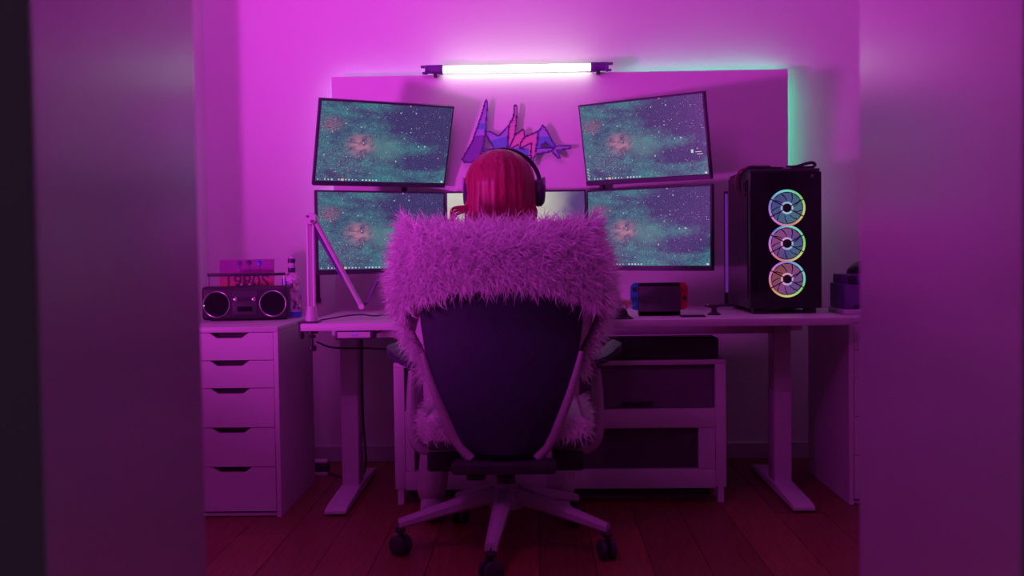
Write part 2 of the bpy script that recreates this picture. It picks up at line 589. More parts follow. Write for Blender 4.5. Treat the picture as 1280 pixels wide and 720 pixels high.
# ------------------------------------------------------------------ standing desk
DZ = 0.708
DX0, DX1, DY0, DY1 = -0.862, 1.135, 3.77, 4.57
desk = thing('standing_desk', 'long white height-adjustable desk under the five monitors', 'desk', (0.1, 4.15, 0))
def dl(bm):
    bmesh.ops.translate(bm, vec=(-0.1, -4.15, 0), verts=bm.verts)
    return bm
obj('tabletop', dl(span(DX0, DX1, DY0, DY1, DZ - 0.028, DZ, 0.003)), 'white_laminate', desk)
for cx in (-0.745, 0.962):
    lg = obj('leg', dl(join(span(cx - .034, cx + .034, 4.08, 4.19, 0.03, 0.40, 0.004), span(cx - .0325, cx + .0325, 4.082, 4.188, 0.40, 0.66, 0.003))), 'white_steel', desk)
    poly = [(3.755, 0.008), (3.755, 0.022), (3.80, 0.030), (4.06, 0.040), (4.21, 0.040), (4.46, 0.030), (4.50, 0.022), (4.50, 0.008)]
    obj('foot', dl(prism(poly, cx - .04, cx + .04, 'YZ', 0.003)), 'white_steel', lg)
    for yy in (3.78, 4.40):
        obj('foot_pad', dl(span(cx - .03, cx + .03, yy, yy + .06, 0, 0.008, 0.001, 1)), 'black_plastic', lg)
    obj('side_bracket', dl(span(cx - .02, cx + .02, 3.86, 4.46, 0.655, 0.679, 0.002)), 'white_steel', desk)
obj('crossbar', dl(span(-0.72, 0.94, 4.11, 4.16, 0.625, 0.66, 0.003)), 'white_steel', desk)
cp = obj('control_panel', dl(span(-0.735, -0.595, 3.765, 3.85, 0.648, 0.679, 0.005)), 'dark_plastic', desk)
obj('key_plate', dl(span(-0.725, -0.605, 3.7615, 3.766, 0.655, 0.676, 0.001, 1)), 'white_steel', cp)
obj('key_display', dl(span(-0.672, -0.650, 3.7595, 3.762, 0.660, 0.671, 0.0005, 1)), 'sign_violet', cp)
obj('cable', dl(tube([(-0.60, 3.86, 0.665), (-0.56, 3.95, 0.672), (-0.45, 4.05, 0.655), (-0.2, 4.13, 0.64)], 0.004, 8, smooth=6)), 'black_plastic', desk)
obj('cable', dl(tube([(-0.83, 3.9, 0.63), (-0.80, 4.0, 0.60), (-0.74, 4.05, 0.59), (-0.69, 4.1, 0.585), (-0.5, 4.15, 0.575), (-0.3, 4.2, 0.6), (-0.25, 4.2, 0.68)], 0.0035, 8, smooth=6)), 'black_plastic', desk)
obj('cable', dl(tube([(-0.705, 4.17, 0.67), (-0.706, 4.17, 0.5), (-0.706, 4.17, 0.3), (-0.706, 4.2, 0.08), (-0.80, 4.35, 0.01), (-0.92, 4.47, 0.012)], 0.0045, 8, smooth=6)), 'black_plastic', desk)

# ------------------------------------------------------------------ low cabinet under the desk
CX0, CX1, CY0, CY1, CT = -0.545, 0.711, 3.92, 4.06, 0.544
cab = thing('low_cabinet', 'low white cabinet with dark glass fronts beneath the desk', 'cabinet', (0.083, 4.0, 0))
def cl(bm):
    bmesh.ops.translate(bm, vec=(-0.083, -4.0, 0), verts=bm.verts)
    return bm
CD = 4.055
obj('top', cl(span(CX0, CX1, CY0, 4.054, CT - 0.018, CT, 0.002)), 'white_laminate', cab)
for x0, x1 in ((CX0, CX0 + 0.04), (CX1 - 0.04, CX1)):
    obj('side_panel', cl(join(span(x0, x1, CY0, 4.052, 0.06, CT - 0.018, 0.002), span(x0 + .008, x1 - .008, CY0 + .004, CY0 + .03, 0, 0.06, 0.001, 1), span(x0 + .008, x1 - .008, 4.02, 4.05, 0, 0.06, 0.001, 1))), 'white_laminate', cab)
obj('back_panel', cl(span(CX0 + 0.04, CX1 - 0.04, 4.042, 4.052, 0.06, CT - 0.018, 0)), 'shadow_gap', cab)
obj('middle_rail', cl(span(CX0 + 0.04, CX1 - 0.04, CY0 + 0.002, 4.04, 0.286, 0.358, 0.002)), 'white_laminate', cab)
obj('bottom_rail', cl(span(CX0 + 0.04, CX1 - 0.04, CY0 + 0.002, 4.04, 0.056, 0.128, 0.002)), 'white_laminate', cab)
obj('toe_bar', cl(span(CX0 + 0.05, CX1 - 0.05, 4.0, 4.02, 0.012, 0.04, 0.001, 1)), 'dark_plastic', cab)
mid = (CX0 + CX1) / 2
for x0, x1 in ((CX0 + 0.042, mid - 0.002), (mid + 0.002, CX1 - 0.042)):
    p = obj('upper_front', cl(span(x0 + .002, x1 - .002, 3.945, 3.96, 0.360, CT - 0.02, 0.001, 1)), 'smoked_panel', cab)
    obj('handle', cl(span((x0 + x1) / 2 - .06, (x0 + x1) / 2 + .06, 3.932, 3.945, 0.37, 0.385, 0.002)), 'black_plastic', p)
    fr = 0.06 if x1 > mid + .1 else 0.0
    d = obj('glass_door', cl(span(x0 + .002, x1 - .002 - fr, 3.95, 3.956, 0.13, 0.284, 0)), 'smoked_glass', cab)
obj('door_stile', cl(span(CX1 - 0.104, CX1 - 0.041, CY0 + .003, 3.95, 0.129, 0.285, 0.001, 1)), 'white_laminate', cab)
obj('door_stile', cl(span(CX0 + 0.041, CX0 + 0.075, CY0 + .003, 3.95, 0.129, 0.285, 0.001, 1)), 'white_laminate', cab)
bx_ = tag(obj('media_box', join(span(-0.225, 0.225, -0.075, 0.06, 0.006, 0.082, 0.006), span(-0.2, -0.17, -0.06, -0.03, 0, 0.007, 0), span(0.17, 0.2, -0.06, -0.03, 0, 0.007, 0)), 'black_plastic', loc=(0.46, 3.995, CT)),
          'wide flat black box lying on the low white cabinet under the desk', 'media box')

# ------------------------------------------------------------------ wall board, led strip, sign
BX0, BX1, BZ0, BZ1 = -0.901, 1.125, 0.60, 1.748
BF = 4.655
board = thing('wall_board', 'large flat white panel on the wall behind the monitors, edges glowing', 'wall panel', (0.112, BF, BZ0))
def bl(bm):
    bmesh.ops.translate(bm, vec=(-0.112, -BF, -BZ0), verts=bm.verts)
    return bm
obj('panel', bl(span(BX0, BX1, BF, BF + 0.018, BZ0, BZ1, 0.0015, 1)), 'board_paint', board)
obj('spacer', bl(span(BX0 + .3, BX0 + .36, BF + .018, WALL, BZ0 + .2, BZ1 - .25, 0)), 'white_laminate', board)
obj('spacer', bl(span(BX1 - .36, BX1 - .3, BF + .018, WALL, BZ0 + .2, BZ1 - .25, 0)), 'white_laminate', board)
obj('led_strip', bl(span(0.40, BX1 - .02, BF + .0185, BF + .024, BZ1 - .042, BZ1 - .030, 0)), 'led_teal', board)
obj('led_strip', bl(span(BX1 - .042, BX1 - .030, BF + .0185, BF + .024, BZ0 + .35, BZ1 - .046, 0)), 'led_teal', board)
obj('led_strip', bl(span(BX0 + .02, -0.3, BF + .0185, BF + .024, BZ1 - .042, BZ1 - .030, 0)), 'led_white', board)
obj('led_strip', bl(span(BX0 + .030, BX0 + .042, BF + .0185, BF + .024, BZ0 + .35, BZ1 - .046, 0)), 'led_white', board)

# bead sign: polygons traced on a bead grid
def in_poly(x, y, poly):
    c = False
    n = len(poly)
    for i in range(n):
        x0, y0 = poly[i]; x1, y1 = poly[(i + 1) % n]
        if (y0 > y) != (y1 > y) and x < (x1 - x0) * (y - y0) / (y1 - y0) + x0:
            c = not c
    return c
def seg_d(x, y, a, b):
    ax, ay = a; bx, by = b
    dx, dy = bx - ax, by - ay
    t = max(0, min(1, ((x - ax) * dx + (y - ay) * dy) / (dx * dx + dy * dy + 1e-9)))
    return math.hypot(x - ax - t * dx, y - ay - t * dy)
blade = [(290, 100), (305, 140), (292, 260), (280, 400), (250, 560), (215, 660), (130, 692), (60, 690), (40, 655), (140, 490), (190, 360), (240, 230), (270, 125)]
word = [(262, 400), (320, 400), (398, 440), (500, 335), (540, 265), (546, 170), (566, 150), (586, 172), (582, 270), (562, 430), (632, 380), (650, 400), (652, 452), (782, 400), (822, 346), (852, 372), (945, 543),
        (1085, 543), (1096, 562), (1080, 580), (965, 592), (996, 655), (972, 670), (905, 600), (760, 626), (740, 655), (722, 735), (690, 735), (702, 640), (640, 636), (540, 590), (440, 590), (230, 590), (230, 562), (345, 560), (270, 425)]
hole = [(845, 520), (808, 548), (882, 548)]
hole2 = [(252, 430), (275, 440), (335, 552), (248, 556)]
inner = [[(560, 430), (500, 560)], [(650, 455), (612, 510), (600, 560), (640, 575)], [(520, 560), (590, 530)], [(780, 420), (752, 600)], [(715, 520), (700, 640)], [(750, 568), (940, 560)], [(612, 565), (700, 520)], [(940, 545), (905, 600)], [(500, 350), (480, 560)]]
cells = {'sign_outline': [], 'sign_violet': [], 'sign_deep': [], 'sign_blue': [], 'sign_pink': []}
st = 9.4
gy = 96
while gy < 740:
    gx = 34
    while gx < 1100:
        inb, inw = in_poly(gx, gy, blade), in_poly(gx, gy, word)
        if (inb or inw) and not in_poly(gx, gy, hole) and not (in_poly(gx, gy, hole2) and not inb):
            polys = ([blade] if inb else []) + ([word, hole] if inw else [])
            dmin = min(min(seg_d(gx, gy, p[i], p[(i + 1) % len(p)]) for i in range(len(p))) for p in polys)
            dl_ = min(min(seg_d(gx, gy, s[i], s[i + 1]) for i in range(len(s) - 1)) for s in inner) if inw and not inb else 99
            if dmin < 12.5 or dl_ < 6.5:
                k = 'sign_outline'
            elif inb:
                k = 'sign_violet' if gy < 325 else ('sign_blue' if gy < 385 else ('sign_violet' if gy < 440 else 'sign_deep'))
            elif gx < 500 or (gx < 545 and gy < 330):
                k = 'sign_violet' if gy + 0.25 * (gx - 400) < 468 else 'sign_blue'
            elif gx < 760 and gy < 565 or (690 < gx < 750 and gy < 650):
                k = 'sign_pink'
            elif gx < 720:
                k = 'sign_blue'
            else:
                k = 'sign_violet' if gy < 455 or gy > 555 else 'sign_blue'
            cells[k].append((gx, gy))
        gx += st
    gy += st
sign = thing('bead_sign', 'jagged purple, blue and pink pixel lettering on the wall panel', 'wall sign', (0, BF - 0.036, 1.34))
def sx(g): return -0.341 + g * 0.000461
def sz(g): return 1.682 - g * 0.000475 
# one drawing unit = 0.475 mm on the panel
for k, lst in cells.items():
    bm = bmesh.new()
    hw = st * 0.000475 * 0.5 * 0.97
    th = 0.009 if k == 'sign_outline' else 0.006
    for gx, gy in lst:
        X, Z = sx(gx), sz(gy) - 1.34
        vs = [bm.verts.new((X + a * hw, y, Z + b * hw)) for y in (0.006 - th, 0.006) for a, b in ((-1, -1), (1, -1), (1, 1), (-1, 1))]
        for f in ((0, 1, 2, 3), (7, 6, 5, 4), (0, 4, 5, 1), (1, 5, 6, 2), (2, 6, 7, 3), (3, 7, 4, 0)):
            bm.faces.new([vs[i] for i in f])
    bmesh.ops.recalc_face_normals(bm, faces=bm.faces)
    o = obj({'sign_outline': 'bead_outline', 'sign_violet': 'violet_beads', 'sign_deep': 'deep_violet_beads', 'sign_blue': 'blue_beads', 'sign_pink': 'pink_beads'}[k], bm, k, sign, False)
    o['kind'] = 'stuff'
for gx, gy in ((160, 600), (560, 500), (850, 450)):
    obj('standoff_peg', lathe([(0.005, 0.006), (0.005, 0.036)], 10, 'Y', (sx(gx), 0, sz(gy) - 1.34)), 'white_steel', sign)

# ------------------------------------------------------------------ tube light on the panel's top edge
tl = thing('tube_light', 'glowing pale tube light clamped along the top edge of the wall panel', 'tube light', (-0.073, 4.625, 1.766))
obj('tube', lathe([(0.004, -0.334), (0.013, -0.331), (0.016, -0.322), (0.016, 0.322), (0.013, 0.331), (0.004, 0.334)], 24, 'X'), 'tube_glow', tl)
for s in (-1, 1):
    cap = obj('end_clamp', join(lathe([(0.020, 0.326 * s), (0.022, 0.330 * s), (0.022, 0.345 * s), (0.017, 0.355 * s), (0.017, 0.392 * s), (0.021, 0.396 * s), (0.021, 0.404 * s)], 20, 'X'),
                                span(min(.330 * s, .40 * s), max(.330 * s, .40 * s), -0.012, 0.012, 0.012, 0.020, 0.002),
                                span(min(.404 * s, .424 * s), max(.404 * s, .424 * s), -0.01, 0.01, 0.009, 0.019, 0.002),
                                span(min(.404 * s, .418 * s), max(.404 * s, .418 * s), -0.01, 0.01, -0.019, -0.009, 0.002)), 'purple_box', tl)
    obj('clip', span(0.36 * s - .008, 0.36 * s + .008, -0.004, 0.049, -0.03, -0.016, 0.001, 1), 'black_plastic', cap)

# ------------------------------------------------------------------ monitors
def monitor(label, base, yaw, pitch, w, h, screen, group=None, icons=True, extra=False, side_icons=False):
    t = thing('monitor', label, 'monitor', base, yaw, group)
    t.rotation_euler = (pitch, 0, yaw)
    # local: x right, -y towards viewer, z up, origin at bottom centre of the front face
    obj('housing', join(span(-w / 2, w / 2, 0.0, 0.022, 0, h, 0.003), prism([(-w / 2 + .12, h * .2), (w / 2 - .12, h * .2), (w / 2 - .14, h * .75), (-w / 2 + .14, h * .75)], 0.022, 0.042, 'XZ', 0.004)), 'bezel', t)
    obj('chin', span(-w / 2 + .001, w / 2 - .001, -0.003, 0.001, 0.001, 0.019, 0.001, 1), 'bezel', t)
    x0, x1, z0, z1 = -w / 2 + 0.008, w / 2 - 0.008, 0.0215, h - 0.008
    me = bpy.data.meshes.new('screen')
    me.from_pydata([(x0, -0.0012, z0), (x1, -0.0012, z0), (x1, -0.0012, z1), (x0, -0.0012, z1)], [], [(0, 1, 2, 3)])
    uvl = me.uv_layers.new(name='UVMap')
    for i, c in enumerate(((0, 0), (1, 0), (1, 1), (0, 1))):
        uvl.data[i].uv = c
    me.materials.append(MATS[screen])
    s = obj('screen', me, None, t)
    def dots(lst, m):
        bm = bmesh.new()
        for cx, cz, a, b in lst:
            bm_box(bm, (cx, -0.0016, cz), (a, 0.0006, b))
        o = obj('icons', bm, m, s, False)
        o['kind'] = 'stuff'
    if icons:
        r = random.Random(5)
        L = []
        for i in range(18):
            if i in (7, 1, 5, 12):
                continue
            q = r.choice((0.005, 0.006, 0.0045, 0.0065))
            L.append((x0 + 0.010 + i * 0.0152, z0 + 0.0065, q, q * 0.95))
        L.append((x1 - 0.012, z0 + 0.006, 0.010, 0.007))
        if side_icons:
            L += [(x0 + 0.009, z0 + 0.012 + i * 0.013, 0.006, 0.0035) for i in range(4)] + [(x0 + 0.014, z0 + 0.02 + i * 0.013, 0.003, 0.003) for i in range(3)]
        if extra:
            L += [(x1 - 0.038, z0 + 0.093, 0.026, 0.0022), (x1 - 0.032, z0 + 0.084, 0.026, 0.0022)]
            dots([(x1 - 0.066, z0 + 0.097, 0.010, 0.014)], 'icon_green')
        dots(L, 'icon_white')
        dots([(x0 + 0.010 + 7 * 0.0152, z0 + 0.0065, 0.012, 0.009)], 'icon_orange')
    return t

def mon_between(label, a, b, z, pitch, h, screen, **kw):
    a, b = Vector(a), Vector(b)
    d = b - a
    return monitor(label, ((a.x + b.x) / 2, (a.y + b.y) / 2, z), math.atan2(d.y, d.x), pitch, d.length, h, screen, **kw)
G = 'monitors showing the same nebula wallpaper'
LA, LB = (-0.918, 4.30), (-0.398, 4.607)
RA, RB = (0.229, 4.612), (0.717, 4.252)
mon_between('upper left tilted monitor with nebula wallpaper, above the monitor behind the microphone arm', LA, LB, 1.244, R(18), 0.362, 'screen_nebula', group=G)
mon_between('lower left monitor with nebula wallpaper behind the white microphone arm', (-0.909, 4.305), (-0.398, 4.607), 0.872, 0, 0.354, 'screen_nebula', group=G)
mon_between('upper right tilted monitor with nebula wallpaper and a small green icon', RA, (0.717, 4.252), 1.243, R(10), 0.354, 'screen_nebula', group=G, extra=True, side_icons=True)
mon_between('lower right nebula monitor standing above the handheld game console', RA, (0.719, 4.252), 0.870, 0, 0.354, 'screen_nebula', group=G)
monitor('centre monitor with pale cloudy picture, mostly hidden behind the head', (-0.084, 4.575, 0.872), 0, 0, 0.618, 0.354, 'screen_cloud', icons=False)

def mount(label, px, py, ends, top=0.78):
    t = thing('monitor_mount', label, 'monitor mount', (px, py, DZ), 0, 'monitor mounts behind the screens')
    obj('pole', lathe([(0.013, 0.012), (0.013, top)], 16), 'black_plastic', t)
    obj('clamp', join(span(-.05, .05, -0.06 if py < 4.6 else -0.09, 0.02, 0, 0.012, 0.002)), 'black_plastic', t)
    for ex, ey, ez in ends:
        obj('arm', tube([(0, 0, ez - DZ), (ex - px, ey - py, ez - DZ)], 0.011, 10), 'black_plastic', t)
mount('black pole mount hidden behind the left pair of nebula monitors', -0.575, 4.585, [(-0.640, 4.53, 1.42), (-0.640, 4.54, 1.05)])
mount('black pole mount hidden behind the right pair of nebula monitors', 0.30, 4.625, [(0.46, 4.52, 1.42), (0.49, 4.505, 1.05)])
mount('black post mount hidden behind the centre cloudy monitor', -0.084, 4.637, [], 0.45)

# light bars
lb = thing('light_bar', 'slim violet light bar standing left of the computer tower', 'light bar', (0.832, 4.555, DZ))
obj('foot', span(-.03, .03, -.03, .014, 0, 0.01, 0.002), 'black_plastic', lb)
obj('bar_body', span(-.008, .008, 0.0, .014, 0.01, 0.50, 0.002), 'black_plastic', lb)
obj('diffuser', span(-.006, .006, -.006, 0.0, 0.06, 0.49, 0.002), 'bar_violet', lb)
lc = tag(obj('cable_cover', join(span(-0.008, 0.008, -0.012, 0, 0, 0.20, 0.002), span(-0.012, 0.012, -0.014, 0, -0.008, 0.012, 0.002)), 'dark_plastic', loc=(-0.998, WALL - .001, 0.745)),
         'short dark cable cover on the wall behind the white microphone arm', 'cable cover')

# ------------------------------------------------------------------ computer tower
pc = thing('computer_tower', 'tall black computer tower with three glowing rainbow fans', 'computer', (0.958, 4.0, DZ))
PWd, PD, PH = 0.276, 0.44, 0.556
obj('case', join(span(-PWd / 2, PWd / 2, 0.014, PD, 0.02, PH - .012, 0.004)), 'black_plastic', pc)
fp = obj('front_panel', span(-PWd / 2 + .002, PWd / 2 - .002, 0.004, 0.014, 0.022, PH - .014, 0.003), 'black_gloss', pc)
obj('top_cover', span(-PWd / 2 + .004, PWd / 2 - .004, 0.02, PD - .01, PH - .012, PH, 0.003), 'dark_plastic', pc)
obj('side_window', span(-PWd / 2 - .004, -PWd / 2, 0.03, PD - .03, 0.06, PH - .04, 0.001, 1), 'black_gloss', pc)
for a in (-1, 1):
    for b_ in (0.05, PD - .05):
        obj('foot', span(a * .1 - .02, a * .1 + .02, b_ - .025, b_ + .025, 0, 0.02, 0.002), 'black_plastic', pc)
obj('power_button', lathe([(0.006, 0.03), (0.006, 0.004), (0.005, 0.002)], 14, 'Y', (0.10, 0, PH - .03)), 'grey_metal', pc)
FR = 0.066
for i, (fz, ph, cb_, am) in enumerate(((1.113 - DZ, 0.21, 0.62, 0.04), (0.977 - DZ, 0.30, 0.74, 0.13), (0.841 - DZ, 0.42, 0.86, 0.13))):
    rb = rainbow('fan_ring_%d' % i, ph, 0.58, 0.72)
    rd = rainbow('fan_blade_%d' % i, cb_, 0.2, 0.72, am)
    rh = rainbow('fan_core_%d' % i, cb_ - 0.03, 0.6, 0.5, am)
    MATS['tmp_ring'], MATS['tmp_blade'], MATS['tmp_core'] = rb, rd, rh
    f = obj('fan', torus(FR, 0.0042, 48, 8, 'Y'), 'tmp_ring', pc, loc=(0.004, 0.003, fz))
    bm = bmesh.new()
    for k in range(9):
        a0 = 2 * PI * k / 9
        rows = []
        for j in range(4):
            rr = 0.018 + (FR - 0.022) * j / 3
            sw = 0.5 * j / 3
            rows.append([bm.verts.new((rr * math.cos(a0 + sw + e), 0.0012 - 0.0015 * q, rr * math.sin(a0 + sw + e))) for q, e in ((0, 0.0), (1, 0.74))])
        for p, q in zip(rows, rows[1:]):
            bm.faces.new((p[0], p[1], q[1], q[0]))
    obj('blades', bm, 'tmp_blade', f, False)
    obj('core_ring', torus(0.0205, 0.0035, 32, 8, 'Y', (0, -0.001, 0)), 'tmp_core', f)
    obj('hub', lathe([(0.017, 0.001), (0.017, -0.004), (0.015, -0.006)], 24, 'Y'), 'black_plastic', f)
    for a in (28, 152, 208, 332):
        ca, sa = math.cos(R(a)), math.sin(R(a))
        obj('strut', tube([(0.014 * ca, -0.0065, 0.014 * sa), (0.074 * ca, -0.0065, 0.074 * sa)], 0.0024, 6), 'black_plastic', f)
# cable bundle on top of the tower
cb = thing('cable_bundle', 'coiled black cable lying across the top of the computer tower', 'cable', (0.958, 4.08, DZ + PH))
obj('cable', tube([(0.10, 0.02, 0.006), (0.04, 0.0, 0.005), (-0.05, -0.01, 0.008), (-0.115, 0.0, 0.012), (-0.150, 0.01, -0.01), (-0.158, 0.02, -0.05), (-0.152, 0.03, -0.08)], 0.0045, 8, smooth=6), 'black_plastic', cb)
obj('cable', tube([(-0.06, 0.03, 0.008), (-0.10, 0.03, 0.018), (-0.152, 0.03, 0.0), (-0.170, 0.03, -0.04), (-0.165, 0.035, -0.075), (-0.150, 0.04, -0.10)], 0.0035, 8, smooth=6), 'cable_red', cb)
obj('cable', tube([(-0.04, 0.05, 0.010), (-0.10, 0.05, 0.014), (-0.148, 0.05, 0.004), (-0.160, 0.05, -0.03), (-0.150, 0.05, -0.06)], 0.0035, 8, smooth=6), 'cable_red', cb)
obj('cable_loop', tube([(0.02, 0.0, 0.010), (0.06, 0.0, 0.012), (0.095, 0.0, 0.022), (0.120, 0.0, 0.026), (0.132, 0.0, 0.018), (0.120, 0.0, 0.008), (0.09, 0.0, 0.007), (0.05, 0.0, 0.007)], 0.006, 8, smooth=6), 'black_plastic', cb)
obj('plug', join(span(-0.13, -0.04, -0.005, 0.035, 0.0, 0.018, 0.006)), 'black_plastic', cb)
obj('highlight_band', span(0.005, 0.035, -0.012, -0.004, 0.002, 0.008, 0.001, 1), 'teal_highlight', cb)  # teal strip paints a highlight on the coiled cable

# ------------------------------------------------------------------ things on the right drawer unit
b1 = thing('storage_case', 'dark violet case at the bottom of the stack right of the tower', 'storage case', (1.315, 4.14, 0.70))
obj('shell', span(-0.125, 0.125, -0.1, 0.1, 0.022, 0.118, 0.006), 'purple_box', b1)
obj('base', span(-0.13, 0.13, -0.105, 0.105, 0.0, 0.02, 0.003), 'white_laminate', b1)
obj('front_slot', span(-0.09, 0.10, -0.104, -0.099, 0.026, 0.036, 0.001, 1), 'bezel', b1)
obj('latch', span(0.02, 0.045, -0.106, -0.099, 0.06, 0.075, 0.002), 'console_red', b1)
b2 = thing('slim_console', 'slim violet box resting on the storage case right of the tower', 'console', (1.32, 4.14, 0.8185))
obj('shell', span(-0.12, 0.12, -0.09, 0.09, 0.0, 0.036, 0.004), 'purple_box', b2)
obj('front_slot', span(-0.10, 0.05, -0.093, -0.089, 0.012, 0.024, 0.001, 1), 'bottle_blue', b2)
obj('knob', lathe([(0.016, -0.088), (0.016, -0.108), (0.012, -0.112)], 16, 'Y', (-0.10, 0, 0.018)), 'black_plastic', b2)
b3 = thing('cap', 'black peaked cap on top of the box stack at far right', 'cap', (1.33, 4.14, 0.8545))
bm = bmesh.new()
bmesh.ops.create_uvsphere(bm, u_segments=24, v_segments=14, radius=1.0)
bmesh.ops.delete(bm, geom=[v for v in bm.verts if v.co.z < -0.05], context='VERTS')
bmesh.ops.transform(bm, matrix=Matrix.Diagonal((0.10, 0.085, 0.058, 1)) @ Matrix.Translation((0, 0, 0.02)), verts=bm.verts)
obj('crown', bm, 'black_plastic', b3)
obj('brim', tube([(-0.085, -0.02, 0.006), (-0.05, -0.075, 0.005), (0.0, -0.095, 0.005), (0.05, -0.075, 0.005), (0.085, -0.02, 0.006)], 0.012, 8, 0.35, smooth=5), 'black_plastic', b3)

# ------------------------------------------------------------------ radio, album, bottle on the left drawer unit
rd = thing('portable_radio', 'black boombox radio with two round speakers on the white drawer unit', 'radio', (-1.158, 4.105, 0.70), R(6))
obj('body', span(-0.168, 0.168, 0.0, 0.09, 0.003, 0.136, 0.012, 3), 'black_plastic', rd)
for s in (-1, 1):
    obj('foot', span(s * .125 - .015, s * .125 + .015, .02, .07, 0, .004, 0), 'black_plastic', rd)
for s in (-1, 1):
    sp_ = obj('speaker', lathe([(0.050, 0.002), (0.050, -0.003), (0.044, -0.004), (0.020, 0.0), (0.004, -0.002)], 36, 'Y', (s * 0.110, 0, 0.066)), 'black_gloss', rd)
    obj('speaker_ring', torus(0.051, 0.0028, 44, 8, 'Y', (s * 0.110, -0.003, 0.066)), 'chrome_trim', sp_)
obj('tuning_window', span(-0.05, 0.05, -0.002, 0.002, 0.092, 0.118, 0.001, 1), 'dark_plastic', rd)
cd_ = obj('cassette_door', span(-0.048, 0.048, -0.004, 0.002, 0.022, 0.078, 0.002), 'dark_plastic', rd)
obj('cassette_window', span(-0.030, 0.030, -0.0055, -0.003, 0.036, 0.056, 0.001, 1), 'black_gloss', cd_)
for i in range(5):
    obj('key', span(-0.036 + i * 0.016, -0.024 + i * 0.016, 0.01, 0.035, 0.139, 0.147, 0.001, 1), 'grey_metal' if i in (1, 3) else 'dark_plastic', rd)
obj('knob', lathe([(0.008, 0.0), (0.008, -0.008), (0.006, -0.009)], 14, 'Y', (-0.035, 0, 0.085)), 'chrome_trim', rd)
obj('knob', lathe([(0.008, 0.0), (0.008, -0.008), (0.006, -0.009)], 14, 'Y', (0.037, 0, 0.085)), 'chrome_trim', rd)
obj('status_light', lathe([(0.003, 0.0), (0.003, -0.003)], 10, 'Y', (-0.158, -0.003, 0.062)), 'status_led', rd)
hd = obj('handle', span(-0.155, 0.155, 0.045, 0.060, 0.176, 0.188, 0.004), 'black_plastic', rd)
for s in (-1, 1):
    obj('handle_post', tube([(s * 0.15, 0.052, 0.137), (s * 0.15, 0.052, 0.180)], 0.004, 8), 'grey_metal', hd)
al = thing('picture_card', 'sunset picture card reading 1980S leaning behind the radio', 'picture', (-1.207, 4.30, 0.70))
al.rotation_euler = (R(-5), 0, R(-1))
obj('card', span(-0.115, 0.115, 0.0, 0.006, 0, 0.243, 0.001, 1), 'card_back', al)
me = bpy.data.meshes.new('print')
me.from_pydata([(-.114, -.0006, .001), (.114, -.0006, .001), (.114, -.0006, .242), (-.114, -.0006, .242)], [], [(0, 1, 2, 3)])
uvl = me.uv_layers.new(name='UVMap')
for i, c in enumerate(((0, 0), (1, 0), (1, 1), (0, 1))):
    uvl.data[i].uv = c
me.materials.append(MATS['album_print'])
pr = obj('print', me, None, al)
for cx, cz, m_ in ((-0.030, 0.226, 'sign_outline'), (0.010, 0.228, 'bezel'), (0.054, 0.227, 'bottle_blue')):
    obj('printed_ball', lathe([(0.0105, -0.0006), (0.0105, -0.0014), (0.009, -0.0018)], 20, 'Y', (cx, 0, cz)), m_, pr)
    obj('printed_string', tube([(cx, -0.001, cz - .01), (cx + .006, -0.001, cz - .03), (cx - .002, -0.001, cz - .05)], 0.0008, 5), 'bezel', pr)
tx = obj('lettering', text_mesh('1980S', 0.078, 'bezel'), None, pr)
tx.location = (0.0, -0.0012, 0.148)
tx.rotation_euler = (R(90), 0, 0)

bt = thing('bottle', 'clear glass bottle with violet pattern and dark neck bands beside the radio', 'bottle', (-1.008, 4.275, 0.70))
BS = 0.262 / 0.262
prof = [(0.030, 0.0), (0.039, 0.003), (0.040, 0.010), (0.040, 0.145), (0.037, 0.162), (0.026, 0.177), (0.0145, 0.184), (0.0135, 0.192), (0.0135, 0.232), (0.015, 0.235)]
obj('glass_body', lathe(prof, 32), 'bottle_body', bt)
obj('neck_label', lathe([(0.0152, 0.188), (0.0152, 0.205)], 24), 'bottle_dark', bt)
obj('cap', lathe([(0.0155, 0.225), (0.0155, 0.241), (0.014, 0.2425)], 24), 'bottle_dark', bt)
obj('cap_crown', lathe([(0.0125, 0.2425), (0.0125, 0.256), (0.010, 0.258)], 24), 'bottle_body', bt)
def arc_panel(r, a0, a1, z0, z1, top=1.0, n=8):
    bm = bmesh.new()
    A, B = [], []
    for i in range(n + 1):
        a = a0 + (a1 - a0) * i / n
        am = (a0 + a1) / 2
        at = am + (a - am) * top
        A.append(bm.verts.new((r * math.cos(a), r * math.sin(a), z0)))
        B.append(bm.verts.new((r * math.cos(at), r * math.sin(at), z1)))
    for i in range(n):
        bm.faces.new((A[i], A[i + 1], B[i + 1], B[i]))
    return bm
obj('blue_patch', arc_panel(0.0408, R(195), R(262), 0.118, 0.160, 0.5), 'bottle_blue', bt)
obj('blue_patch', arc_panel(0.0408, R(200), R(250), 0.085, 0.108, 0.8), 'sign_blue', bt)
obj('base_band', arc_panel(0.0408, R(190), R(350), 0.004, 0.024, 1.0, 16), 'bottle_blue', bt)
r_ = random.Random(3)
for i in range(16):
    a = 190 + r_.random() * 140
    z = 0.03 + r_.random() * 0.10
    obj('pattern_patch', arc_panel(0.0404, R(a), R(a + 12 + 10 * r_.random()), z, z + 0.012 + 0.01 * r_.random(), 0.7, 3), r_.choice(['sign_violet', 'sign_deep', 'purple_box', 'sign_pink']), bt)

